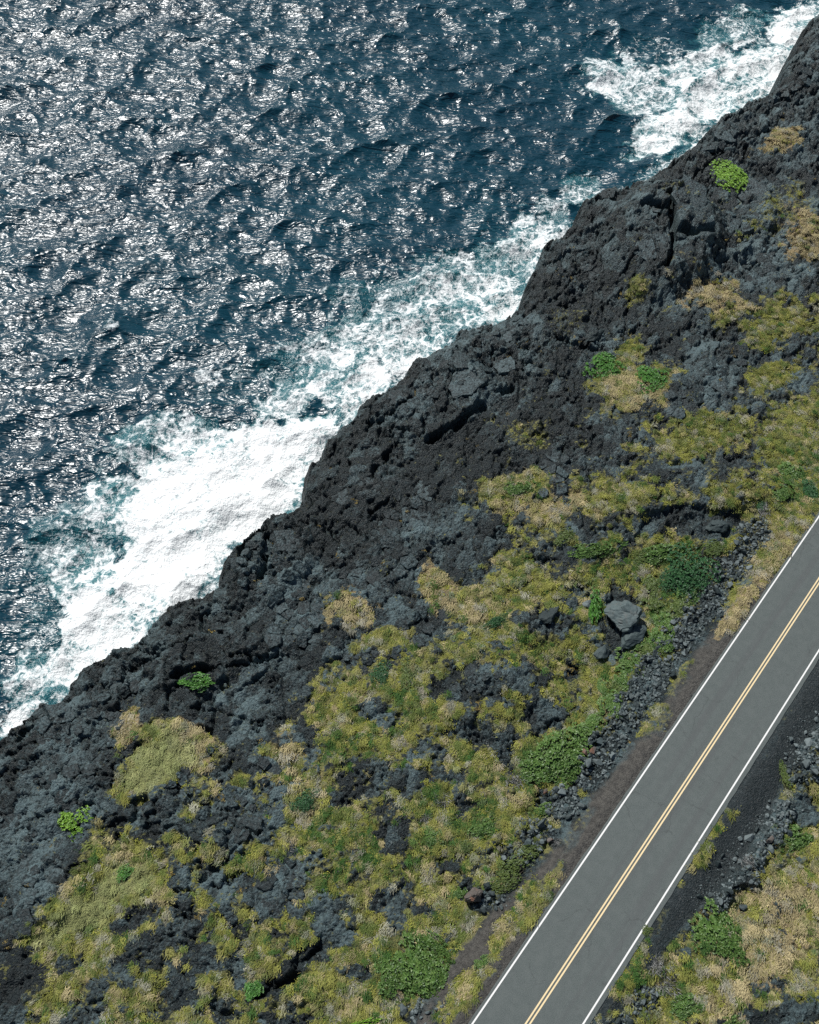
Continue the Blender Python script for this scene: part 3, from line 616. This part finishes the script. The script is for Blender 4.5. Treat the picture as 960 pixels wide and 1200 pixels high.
def put(name, me, u, v, z, scale, rz, tilt=(0, 0), parent=None):
    o = bpy.data.objects.new(name, me); col.objects.link(o); x, y = xy(u, v)
    o.location = (x, y, z); o.rotation_euler = (tilt[0], tilt[1], rz); o.scale = scale if isinstance(scale, tuple) else (scale,) * 3
    if parent: o.parent = parent
    return o
def with_mat(me, m): me.materials.append(m); return me

# broken plates of the lava crust (pieces of the ground)
PLATES = [(20, 1045, 3.2), (45, 1000, 2.6), (70, 925, 3.4), (25, 930, 3.0), (95, 880, 2.6), (120, 820, 2.4), (60, 870, 2.2), (450, 650, 3.2), (400, 690, 2.6), (345, 700, 2.4), (350, 735, 2.6), (312, 655, 2.6), (430, 770, 2.2), (270, 960, 3.2), (340, 1045, 2.8), (300, 930, 2.2), (230, 900, 2.0), (500, 730, 3.0), (555, 800, 2.4), (560, 430, 3.0), (500, 455, 3.0), (640, 560, 2.4),
          (780, 285, 4.2), (870, 250, 3.2), (900, 300, 3.0), (690, 300, 3.0), (860, 160, 3.2), (920, 110, 3.0), (730, 225, 2.2), (600, 380, 2.4), (850, 440, 3.0), (800, 470, 2.2), (470, 590, 2.6), (420, 560, 2.2), (200, 730, 2.4), (150, 790, 2.6), (250, 820, 2.2), (330, 820, 2.4), (630, 470, 2.6), (940, 200, 2.6), (220, 1090, 2.0), (560, 620, 2.4)]
grad = lambda u, v, e: ((smooth_height(u + e, v, e * .7) - smooth_height(u - e, v, e * .7)) / (2 * e), (smooth_height(u, v + e, e * .7) - smooth_height(u, v - e, e * .7)) / (2 * e))
spots = []
for px, py, rad in PLATES:
    u0, v0 = ground(px, py); base = random.uniform(.55, 1.15) * (1 + u0 / 260); tries = 0; mine = []
    while tries < 120 and len(mine) < 9:
        tries += 1; size = base * random.choice((.6, .8, 1, 1.3, 1.9)); a = random.uniform(0, 6.283); q = rad * math.sqrt(random.random()); u, v = u0 + 1.4 * q * math.cos(a), v0 + .8 * q * math.sin(a)
        if all((u - p[0]) ** 2 + (v - p[1]) ** 2 > (.4 * (size + p[2])) ** 2 for p in spots) and SMP['d'](np.array([u]), np.array([v]))[0] > 1.2 and SMP['grass'](np.array([u]), np.array([v]))[0] < .3: spots.append((u, v, size)); mine.append(1)
P2 = [(p[0], p[1]) for p in spots]
for i, (u, v, size) in enumerate(spots[:295]):
    poly = cell(i, P2, size * random.uniform(.8, 1.05))
    if not poly: continue
    poly = [(a * RD[0] + b * RD[1], a * RD[1] - b * RD[0]) for a, b in poly][::-1]      # to world axes
    gu, gv = grad(u, v, size * .45); gx, gy = gu * RD[0] + gv * RD[1], gu * RD[1] - gv * RD[0]
    o = put('lava_slab', slab_mesh('lava_slab', poly, i), u, v, smooth_height(u, v, size * .4) + random.uniform(-.03, .08), 1.0, 0, (0, 0), land)
    o.rotation_euler = (math.atan(gy) * .8 + random.gauss(0, .06), -math.atan(gx) * .8 + random.gauss(0, .06), 0)

# rubble banks: the larger boulders one by one, the small stones as one heap
STONES = [with_mat(stone_mesh('boulder', 200 + i, random.randint(13, 19), random.uniform(.6, .9)), ROCK_MAT) for i in range(10)]
RSTONES = [with_mat(stone_mesh('boulder', 240 + i, 17, .75), ROCK_RUST) for i in range(4)]
NAMED = [(704, 866, 1.05, 'p'), (671, 921, .95, 'k'), (660, 925, .85, 'k'), (676, 922, .9, 'k'), (642, 922, .7, 'r'), (652, 922, .85, 'k'), (640, 932, .8, 'k'), (686, 880, 1.0, 'r'), (696, 878, .8, 'r'), (690, 892, 1.1, 'k'), (702, 890, .9, 'k'), (635, 965, 1.0, 'k'), (646, 982, .85, 'r'), (620, 985, .9, 'p'), (612, 996, .9, 'p'), (640, 958, .8, 'k'),
         (903, 983, .8, 'r'), (905, 994, .75, 'k'), (885, 995, .75, 'k'), (890, 970, .7, 'k'), (950, 868, .95, 'k'), (945, 895, 1.1, 'k'), (955, 905, .9, 'k'), (936, 872, .7, 'k'), (862, 1017, .7, 'k'), (870, 1030, .65, 'k'), (748, 765, .9, 'k'), (775, 763, .6, 'r'), (787, 766, .6, 'k'), (808, 668, .9, 'k'), (858, 682, .9, 'k'), (842, 690, .9, 'k'), (836, 678, .9, 'k')]
nb = []
SEA_G, INL_G = 'boulders of the bank between road and sea', 'boulders of the bank on the inland side of the road'
def boulder(u, v, s, kind):
    me = random.choice(RSTONES if kind == 'r' else STONES)
    o = put('boulder', me, u, v, height(u, v) + s * .2, (s * random.uniform(.9, 1.25), s * random.uniform(.8, 1.05), s * random.uniform(.75, 1)), random.uniform(0, 6.28), (random.gauss(0, .3), random.gauss(0, .3)))
    if kind == 'p':
        o.data = me.copy(); o.data.materials.clear(); o.data.materials.append(ROCK_PALE)
    if v < ROAD_V: tag(o, {'r': 'rust brown lava boulder', 'p': 'pale grey weathered lava boulder'}.get(kind, 'black lava boulder') + ' in the rubble bank between the road and the sea', 'boulder', {'r': 'rusty ', 'p': 'pale '}.get(kind, '') + SEA_G)
    else: tag(o, {'r': 'brown lava boulder', 'p': 'pale lava boulder'}.get(kind, 'black lava boulder') + ' in the rubble bank on the inland side of the road', 'boulder', {'r': 'brown ', 'p': 'pale '}.get(kind, '') + INL_G)
    nb.append((u, v, s)); return o
for px, py, s, kind in NAMED: boulder(*ground(px, py), s, kind)
n_try = 0
ru = rng.uniform(-10, 120, 60000); rv = rng.uniform(-26, 24, 60000)
rr = SMP['rub'](ru, rv); w = (rr > .42) & in_view(ru, rv, 0, 10) & (np.abs(rv - ROAD_V) > 5.4); ru, rv = ru[w], rv[w]
taken = 0; i = 0
while len(nb) < 285 and i < len(ru):
    u, v = ru[i], rv[i]; i += 1
    s = random.choice((.35, .4, .45, .5, .55, .65, .8)) * random.uniform(.85, 1.15)
    if all((u - a) ** 2 + (v - b) ** 2 > (.40 * (s + c)) ** 2 for a, b, c in nb): boulder(u, v, s, 'k')

# ------------------------------------------------------------------ scattered instances (grass, small stones)
def scatter(name, pts, tint, scl, rot, variants, mat, label, cat):
    """one object: points carrying tint, size and turn, each shown as one of the variants"""
    me = bpy.data.meshes.new(name); me.vertices.add(len(pts)); me.vertices.foreach_set('co', pts.astype(np.float32).ravel())
    a = me.attributes.new('tint', 'FLOAT_COLOR', 'POINT'); a.data.foreach_set('color', np.concatenate([tint, np.ones((len(pts), 1))], 1).astype(np.float32).ravel())
    a = me.attributes.new('scl', 'FLOAT_VECTOR', 'POINT'); a.data.foreach_set('vector', scl.astype(np.float32).ravel())
    a = me.attributes.new('rot', 'FLOAT_VECTOR', 'POINT'); a.data.foreach_set('vector', rot.astype(np.float32).ravel())
    a = me.attributes.new('var', 'INT', 'POINT'); a.data.foreach_set('value', rng.integers(0, len(variants), len(pts)).astype(np.int32))
    o = bpy.data.objects.new(name, me); col.objects.link(o); me.materials.append(mat)
    c = bpy.data.collections.new(name + '_variants')
    for i, vm in enumerate(variants): c.objects.link(bpy.data.objects.new('%s_variant_%02d' % (name, i), vm))
    t = bpy.data.node_groups.new(name, 'GeometryNodeTree')
    t.interface.new_socket('Geometry', in_out='INPUT', socket_type='NodeSocketGeometry'); t.interface.new_socket('Geometry', in_out='OUTPUT', socket_type='NodeSocketGeometry')
    N = t.nodes.new; gi, go = N('NodeGroupInput'), N('NodeGroupOutput')
    ip = N('GeometryNodeInstanceOnPoints'); ci = N('GeometryNodeCollectionInfo'); ci.inputs['Collection'].default_value = c
    ci.inputs['Separate Children'].default_value = True; ci.inputs['Reset Children'].default_value = True
    def na(n, ty): k = N('GeometryNodeInputNamedAttribute'); k.data_type = ty; k.inputs['Name'].default_value = n; return k.outputs[0]
    e2r = N('FunctionNodeEulerToRotation'); t.links.new(na('rot', 'FLOAT_VECTOR'), e2r.inputs[0])
    t.links.new(gi.outputs[0], ip.inputs['Points']); t.links.new(ci.outputs[0], ip.inputs['Instance']); ip.inputs['Pick Instance'].default_value = True
    t.links.new(na('var', 'INT'), ip.inputs['Instance Index']); t.links.new(e2r.outputs[0], ip.inputs['Rotation']); t.links.new(na('scl', 'FLOAT_VECTOR'), ip.inputs['Scale'])
    t.links.new(ip.outputs[0], go.inputs[0])
    m = o.modifiers.new('scatter', 'NODES'); m.node_group = t
    return tag(o, label, cat, kind='stuff')

def tuft_mesh(name, seed, n, length, lean, width, spread):
    """arching blades blown to one side"""
    r = random.Random(seed); vs, fs = [], []
    for i in range(n):
        a = r.uniform(0, 2 * math.pi); L = length * r.uniform(.6, 1.15); b = Vector((spread * r.gauss(0, .45), spread * r.gauss(0, .45), -.03))
        dir_ = Vector((math.cos(a), math.sin(a), 0)) * r.uniform(.25, .8) + Vector((lean, 0, 0)); dir_ = dir_ * (1 / max(.6, dir_.length)) * r.uniform(.5, 1)
        side = Vector((-dir_.y, dir_.x, 0)).normalized() * width * r.uniform(.7, 1.3)
        p1 = b + dir_ * L * .45 + Vector((0, 0, L * .34)); p2 = b + dir_ * L * .98 + Vector((0, 0, L * r.uniform(.2, .42)))
        k = len(vs); vs += [b - side, b + side, p1 + side, p1 - side, p2]; fs += [(k, k + 1, k + 2, k + 3), (k + 3, k + 2, k + 4)]
    me = bpy.data.meshes.new(name); me.from_pydata(vs, [], fs); me.materials.append(BLADE); me.update(); return me
TUFT = [tuft_mesh('tuft', 300 + i, 50, .6, 1.15, .018, .42) for i in range(8)]
SHORT = [tuft_mesh('short_tuft', 330 + i, 36, .22, .3, .022, .3) for i in range(8)]
def points(n, cond, margin=25):
    u = rng.uniform(-22, 168, n); v = rng.uniform(-50, 27, n)
    k = in_view(u, v, 0, margin); u, v = u[k], v[k]
    s = {a: f(u, v) for a, f in SMP.items()}
    k = (rng.random(len(u)) < cond(s, u, v)) & (s['d'] > 1.5) & (np.abs(s['r']) > HALF + .55)
    u, v = u[k], v[k]; s = {a: b[k] for a, b in s.items()}
    x, y = xy(u, v); return u, v, s, np.stack([x, y, s['z'] - .02], -1)
def palette(s, u, v):
    n = len(u); A = lambda *c: np.array(c)
    yel, olive, tan, green, grey, lawn = A(.26, .262, .062), A(.115, .15, .036), A(.40, .335, .18), A(.05, .115, .024), A(.34, .33, .27), A(.29, .315, .13)
    f = lambda size, seed: 2.2 * fbm(u, v, size, 4, seed, .65)
    def over(c, d, w): w = np.clip(w, 0, 1)[:, None]; return c * (1 - w) + d * w
    j = lambda k: rng.normal(0, k, n)
    c = over(np.repeat(yel[None], n, 0), olive, sstep(-.25, .3, f(1.5, 151) + j(.22)))
    c = over(c, tan, sstep(.25, .75, .8 * s['tan'] + .12 + .6 * f(1.2, 155) + j(.22)))
    c = over(c, grey, sstep(.25, .6, f(1.5, 161) + j(.16)) * .8)
    c = over(c, green, sstep(.30, .75, s['green'] * .95 + .08 + .65 * f(1.3, 165) + j(.2) - .2 * s['tan']))
    c = over(c, lawn, s['lawn'] * .85)
    return c * rng.uniform(.72, 1.25, (n, 1))
lean_dir = R(-118)                              # tips blown towards the inland lower side
u, v, s, p = points(430000, lambda s, u, v: np.clip(s['grass'] * 1.45 - .36, 0, 1) * (1 - .75 * s['lawn']) * (.35 + .65 * sstep(-.15, .2, fbm(u, v, 1.3, 4, 121, .7))) * .58)
n = len(u); sc = rng.uniform(.55, 1.15, (n, 1)) * (1 - .25 * s['green'][:, None]) * np.where(s['tan'] > .5, 1.12, .92)[:, None]
scatter('tussock_grass', p, palette(s, u, v), sc * np.array([1, 1, 1]), np.stack([rng.normal(0, .15, n), rng.normal(0, .15, n), lean_dir + rng.normal(0, .38, n)], -1), TUFT, BLADE, 'windblown yellow and tan tussock grass over the lava', 'grass')
u, v, s, p = points(700000, lambda s, u, v: np.clip(s['grass'] * 1.5 - .38 + .6 * s['lawn'], 0, 1) * .42)
n = len(u); sc = rng.uniform(.6, 1.3, (n, 1)) * np.where(s['lawn'] > .4, .8, 1)[:, None]
c = palette(s, u, v); c = np.where((rng.random(n) < .35 * (1 - s['lawn']))[:, None], np.array([.25, .255, .045]) * rng.uniform(.8, 1.3, (n, 1)), c)
scatter('low_grass', p, c, sc * np.array([1, 1, .9]), np.stack([rng.normal(0, .15, n), rng.normal(0, .15, n), rng.uniform(0, 6.28, n)], -1), SHORT, BLADE, 'short olive grass and moss between the tussocks', 'grass')
# ochre plants in the cracks of bare lava
u, v, s, p = points(200000, lambda s, u, v: sstep(.30, .5, fbm(u, v, 3.0, 4, 131, .65)) * (s['grass'] < .3) * (s['cin'] < .2) * .5)
n = len(u); c = np.array([.25, .19, .06]) * rng.uniform(.5, 1.3, (n, 1))
scatter('sparse_weeds', p, c, rng.uniform(.4, .9, (n, 1)) * np.array([1, 1, .8]), np.stack([0 * u, 0 * u, rng.uniform(0, 6.28, n)], -1), SHORT, BLADE, 'sparse ochre weeds in cracks of the bare lava', 'weeds')
# small stones
PEB = [with_mat(stone_mesh('pebble', 400 + i, 12, .7), ROCK_MAT) for i in range(8)]
u, v, s, p = points(300000, lambda s, u, v: np.clip(sstep(.3, .7, s['rub']) * .9 + .10 * (s['grass'] < .25) * sstep(0, .4, fbm(u, v, 4, 3, 141)) + .05 * s['cin'], 0, 1))
n = len(u); sz = np.where(s['rub'] > .4, rng.uniform(.24, .6, n), rng.uniform(.08, .34, n) ** 1.0)[:, None]; sz = np.where((s['cin'] > .4)[:, None], sz * .45, sz)
scatter('loose_stones', p, np.ones((n, 3)), sz * rng.uniform(.7, 1.2, (n, 3)), rng.uniform(0, 6.28, (n, 3)), PEB, ROCK_MAT, 'small black lava stones heaped beside the road and strewn over the shelf', 'stones')

# ------------------------------------------------------------------ single rocks
def rock(name, px, py, size, seed, mat, label, rz=0, tilt=(0, 0), pts=18, flat=.8, sink=.15, rough=.07, detail=2, crack=.05):
    me = with_mat(stone_mesh(name, seed, pts, flat, detail, rough, crack), mat); u, v = ground(px, py)
    o = put(name, me, u, v, smooth_height(u, v, 1.0) + size[2] * flat * (.5 - sink), size, rz, tilt); return tag(o, label, 'rock')
rock('lava_outcrop', 730, 722, (4.4, 5.2, 5.0), 501, ROCK_PALE, 'big fractured lava outcrop with a pale grey sunlit face, among green creepers', R(25), (R(-8), R(6)), 17, .75, .30, .04, 3, .08)
rock('lava_outcrop', 742, 742, (4.2, 2.6, 1.9), 502, ROCK_DARK, 'low dark lava hump in the shade of the big fractured outcrop', R(40), (0, 0), 20, .8, .3, .05)
rock('lava_outcrop', 709, 759, (2.3, 1.5, 1.5), 503, ROCK_DARK, 'small dark lava rock at the foot of the big fractured outcrop', R(30), (0, .1), 16, .8, .25)
rock('lava_outcrop', 692, 704, (1.7, 1.3, 1.2), 509, ROCK_MAT, 'grey lava block beside the bright green creeper of the big outcrop', R(10), (0, .1), 14, .8, .25)
rock('boulder', 556, 1049, (2.0, 1.6, 2.1), 504, ROCK_RUST, 'rust patched boulder below the dense round dark green bush', R(20), (.2, .1), 15, .85, .15)
rock('boulder', 573, 1037, (1.1, .9, 1.1), 505, ROCK_MAT, 'round black boulder between the rusty boulder and the round bush', 0, (0, 0), 15, .85, .2)
rock('lava_outcrop', 842, 616, (3.3, 1.9, 1.8), 506, ROCK_DARK, 'flat grey lava slab on the dark ledge near the rubble bank', R(5), (0, 0), 18, .6, .25)
rock('lava_outcrop', 643, 722, (3.0, 2.2, 2.0), 507, ROCK_DARK, 'dark lava hump alone in the middle of the yellow grass', R(30), (0, 0), 18, .6, .3)
rock('lava_outcrop', 873, 1062, (.9, .8, .8), 508, ROCK_MAT, 'small black rock in the tan grass inland of the road', 0, (0, 0), 14, .7, .2)
rock('lava_outcrop', 700, 392, (3.4, 1.8, 1.8), 510, ROCK_MAT, 'dark lava block above the two bright green bushes', R(20), (0, 0), 16, .6, .3)

# ------------------------------------------------------------------ bushes
def foliage_mesh(name, seed, leaf, count, dome=.55, clump=.3, lobes=5):
    """rosettes of leaves over an uneven dome of unit width"""
    r = random.Random(seed); vs, fs = [], []
    lob = [(r.gauss(0, .2), r.gauss(0, .2), r.uniform(.22, .36)) for _ in range(lobes)]
    def top(x, y): return max((max(0, 1 - ((x - a) ** 2 + (y - b) ** 2) / (k * k)) ** .5 * k / .36 * dome * .55 for a, b, k in lob))
    t = 0
    while t < count:
        a, b, k = r.choice(lob); an = r.uniform(0, 6.283); q = math.sqrt(r.random()) * k * r.uniform(.85, 1.12); x, y = a + q * math.cos(an), b + q * math.sin(an)
        z = top(x, y) * r.uniform(.55, 1.05); t += 1
        up = Vector((x * 1.4 + r.gauss(0, .3), y * 1.4 + r.gauss(0, .3), .9)).normalized()
        ax = up.orthogonal().normalized(); ay = up.cross(ax); m = r.randint(4, 6); ph = r.uniform(0, 6.28)
        for j in range(m):
            ang = ph + j * 6.283 / m + r.gauss(0, .2); d = (ax * math.cos(ang) + ay * math.sin(ang)); w = up.cross(d); L = leaf * r.uniform(.75, 1.25)
            o = Vector((x, y, z)); p1 = o + d * L * .5 + up * L * .32; p2 = o + d * L + up * L * r.uniform(0, .3); kk = len(vs)
            vs += [o, p1 + w * L * .3, p2, p1 - w * L * .3]; fs.append((kk, kk + 1, kk + 2, kk + 3))
    me = bpy.data.meshes.new(name); me.from_pydata(vs, [], fs); me.update(); return me
def stem_mesh(seed):
    r = random.Random(seed); vs, fs = [], []
    for i in range(7):
        a = i * .9 + r.gauss(0, .3); L = r.uniform(.22, .42); b0 = Vector((.03 * math.cos(a), .03 * math.sin(a), -.12)); b1 = Vector((L * .6 * math.cos(a), L * .6 * math.sin(a), .12)); b2 = Vector((L * math.cos(a + .2), L * math.sin(a + .2), .2))
        k = len(vs)
        for c, w in ((b0, .022), (b1, .014), (b2, .005)):
            for j in range(4): vs.append(c + Vector((w * math.cos(j * 1.571), w * math.sin(j * 1.571), 0)))
        for s_ in (0, 4):
            for j in range(4): fs.append((k + s_ + j, k + s_ + (j + 1) % 4, k + s_ + 4 + (j + 1) % 4, k + s_ + 4 + j))
    me = bpy.data.meshes.new('stem'); me.from_pydata(vs, [], fs); me.materials.append(WOOD); me.update(); return me
STEMS = [stem_mesh(700 + i) for i in range(3)]
def twig_mesh(seed):
    r = random.Random(seed); vs, fs = [], []
    for i in range(170):
        a = r.uniform(0, 6.283); e = r.uniform(.15, 1.2); o = Vector((r.gauss(0, .14), r.gauss(0, .14), r.uniform(-.05, .12))); L = r.uniform(.16, .34)
        d = Vector((math.cos(a) * math.cos(e), math.sin(a) * math.cos(e), math.sin(e))); w = d.orthogonal().normalized() * .012; k = len(vs)
        vs += [o - w, o + w, o + d * L]; fs.append((k, k + 1, k + 2))
    me = bpy.data.meshes.new('twigs'); me.from_pydata(vs, [], fs); me.materials.append(LEAF['grey']); me.update(); return me
FOL = {}
def fol(kind, i, fine):
    key = (kind, i, fine)
    if key not in FOL:
        me = foliage_mesh('foliage', 600 + i * 7 + len(kind) + fine, (.085, .05, .03)[fine], (150, 330, 700)[fine], (.5, .55, .6)[fine]); me.materials.append(LEAF[kind]); FOL[key] = me
    return FOL[key]
def bush(px, py, wpx, hpx, kind, label, group=None, fine=0, tall=1.0, rz=None):
    u, v = ground(px, py); a = ground(px + wpx, py); b = ground(px, py - hpx)
    wx = math.hypot(a[0] - u, a[1] - v) * 2; wy = math.hypot(b[0] - u, b[1] - v) * 2
    name = 'dead_shrub' if kind == 'grey' else 'green_bush'
    e = bpy.data.objects.new(name, None); col.objects.link(e); x, y = xy(u, v); e.location = (x, y, smooth_height(u, v, .5)); e.empty_display_size = .2
    if rz is not None: e.rotation_euler.z = R(rz)
    if kind == 'grey': f = bpy.data.objects.new('twigs', twig_mesh(int(px * 7 + py)))
    else: f = bpy.data.objects.new('foliage', fol(kind, random.randint(0, 2), fine))
    col.objects.link(f); f.parent = e; hz = (wx + wy) * .5 * tall * 1.55; f.scale = (wx * 1.15, wy * 1.15, hz)
    if kind != 'grey':
        f.rotation_euler.z = 0
        st = bpy.data.objects.new('stem', random.choice(STEMS)); col.objects.link(st); st.parent = e; st.scale = (wx * .9, wy * .9, hz * .8)
    return tag(e, label, 'dead shrub' if kind == 'grey' else 'bush', group)
bush(855, 212, 24, 19, 'lime', 'lime green feathery bush alone on bare lava near the cliff edge', fine=2, tall=.4, rz=20)
bush(715, 425, 20, 13, 'bright', 'bright green bush in the upper corner of a small grass patch below a lava block', fine=1, tall=.5)
bush(766, 440, 16, 13, 'bright', 'bright green bush at the lower right of its twin on a small grass patch', fine=1, tall=.5, rz=40)
bush(85, 963, 15, 13, 'lime', 'lime green bush on bare lava between the two pale lawns', fine=0, tall=.5, rz=20)
bush(229, 801, 21, 10, 'bright', 'bright green bush in a dark lava hollow near the cliff edge', fine=0, tall=.5)
bush(822, 664, 32, 24, 'dark', 'large dark green bush at the edge of the rubble bank', fine=2, tall=.55, rz=30)
bush(800, 676, 20, 14, 'dark', 'smaller dark green bush joined to the seaward side of the large dark bush', fine=2, tall=.5)
bush(603, 1024, 30, 18, 'olive', 'dense round dark green bush beside the cinder shoulder', fine=2, tall=.5, rz=20)
bush(697, 712, 9, 18, 'bright', 'bright green creeper climbing the side of the big fractured outcrop', fine=0, tall=.7)
big = 'leafy bushes of the large thicket above the boulders'
for i, (px, py, w, h) in enumerate([(632, 892, 22, 17), (655, 872, 26, 20), (672, 884, 18, 18), (650, 896, 20, 16), (690, 858, 18, 14), (702, 845, 16, 12), (663, 900, 14, 14)]):
    bush(px, py, w, h, 'mid', 'mid green leafy bush in the large thicket above the boulders', big, 0, .5, i * 50)
for px, py, w, h, lab in [(481, 1124, 32, 20, 'broad'), (470, 1142, 24, 20, 'rounded'), (500, 1142, 22, 22, 'shaded'), (455, 1135, 20, 16, 'low'), (503, 1102, 26, 9, 'narrow')]:
    bush(px, py, w, h, 'mid', lab + ' leafy green bush of the thicket above the dark cinder track', None, 0, .5, px)
for px, py, w, h, lab in [(838, 1085, 28, 20, 'large'), (852, 1102, 22, 14, 'lower'), (822, 1100, 16, 14, 'small')]:
    bush(px, py, w, h, 'mid', lab + ' leafy green bush inland of the road below the rubble bank', None, 0, .5, px)
for px, py, w, h, k, lab in [(933, 975, 20, 13, 'mid', 'leafy green bush beside the inland boulders'), (810, 1173, 18, 13, 'mid', 'dark leafy bush inland of the road among grey dead brush'), (928, 546, 12, 10, 'mid', 'small green bush on the grass above the rubble bank, farther from the road'), (950, 572, 14, 12, 'dark', 'dark green bush nearest the road where the rubble bank ends'), (895, 588, 10, 8, 'dark', 'small dark bush at the end of the rubble bank'), (912, 575, 12, 10, 'mid', 'green bush next to the small dark bush at the end of the bank'),
                             (445, 787, 11, 10, 'dark', 'small dark green bush at the lava edge of the grass field'), (475, 797, 9, 14, 'olive', 'olive bush beside the small dark bush at the lava edge'), (355, 938, 14, 9, 'dark', 'dark green tuft bush in pale streaked grass'), (142, 1027, 11, 8, 'bright', 'small green bush on the lower pale lawn'), (297, 1160, 13, 11, 'bright', 'bright green bush at the end of a dark lava crevice'), (222, 868, 8, 6, 'olive', 'tiny olive bush on the tan edge of the upper pale lawn'),
                             (606, 570, 16, 8, 'mid', 'green bush on the tan grass patch below bare lava'), (585, 726, 17, 7, 'dark', 'narrow dark green bush in the grass below bare lava'), (692, 642, 26, 9, 'mid', 'long green bush strip in the grass above the big outcrop'), (660, 630, 14, 8, 'olive', 'olive bush at the end of the long green strip'), (780, 640, 24, 9, 'mid', 'green bush on the grass seaward of the large dark bush'), (752, 650, 14, 8, 'olive', 'olive bush beside the grey outcrop in the grass'), (845, 640, 16, 8, 'olive', 'olive bush between the flat slab and the large dark bush'),
                             (570, 967, 16, 9, 'mid', 'green bush in the grass above the round bush'), (545, 990, 12, 8, 'olive', 'olive bush in the grass left of the pale boulders'), (505, 975, 11, 10, 'mid', 'small green bush in the grass field beside grey brush'), (536, 1040, 13, 9, 'mid', 'green bush beside the rust patched boulder'), (568, 1128, 9, 8, 'mid', 'small green bush on the verge grass strip'), (640, 945, 15, 7, 'mid', 'green creeper between the boulders of the bank'), (410, 1206, 26, 8, 'lime', 'lime green bush on the grass field far from the road'), (925, 905, 6, 14, 'olive', 'thin olive creeper at the inland boulders'), (760, 1090, 7, 5, 'olive', 'tiny olive bush on the inland shoulder'), (860, 1195, 16, 8, 'mid', 'leafy bush beside the bare lava inland of the road')]:
    bush(px, py, w, h, k, lab, None, 1 if k in ('dark', 'olive') else 0, .45, random.uniform(0, 90) if abs(w - h) < 4 else 15)
crg = 'creeper bushes along the seaward edge of the rubble bank'
for i, (px, py, w, h) in enumerate([(800, 705, 16, 12), (786, 722, 15, 12), (775, 742, 17, 12), (760, 757, 18, 12), (745, 772, 15, 11), (735, 790, 16, 12), (727, 806, 13, 10), (720, 825, 15, 11), (712, 800, 12, 8), (775, 700, 14, 9), (812, 690, 12, 9), (748, 748, 12, 8), (765, 680, 14, 8), (735, 770, 10, 8)]):
    bush(px, py, w, h, 'mid' if i % 3 else 'olive', 'green creeper bush along the seaward edge of the rubble bank', crg, 0, .4, i * 37)
for px, py, w, h, lab in [(602, 912, 18, 14, 'grey dead shrub beside the large green thicket'), (466, 1163, 13, 14, 'grey dead shrub at the foot of the thicket above the cinder track'), (497, 955, 14, 9, 'grey dead brush in the middle of the grass field'), (340, 990, 12, 9, 'pale grey dead branches on bare lava in the grass'), (192, 1050, 10, 8, 'pale grey dead branches beside the lower pale lawn'), (895, 590, 14, 16, 'grey dead brush on the verge at the end of the rubble bank'),
                          (785, 1155, 18, 18, 'grey dead brush inland of the road beside the dark bush'), (770, 1130, 14, 16, 'grey dead brush close to the inland shoulder'), (880, 1010, 14, 10, 'grey dead brush under the inland boulders'), (655, 1075 - 90, 10, 7, 'grey dead brush at the tip of the rubble bank'), (520, 935, 18, 12, 'grey dead brush left of the large green thicket'), (600, 1085, 8, 14, 'pale dead brush on the seaward verge')]:
    bush(px, py, w, h, 'grey', lab, None, 0, .5)
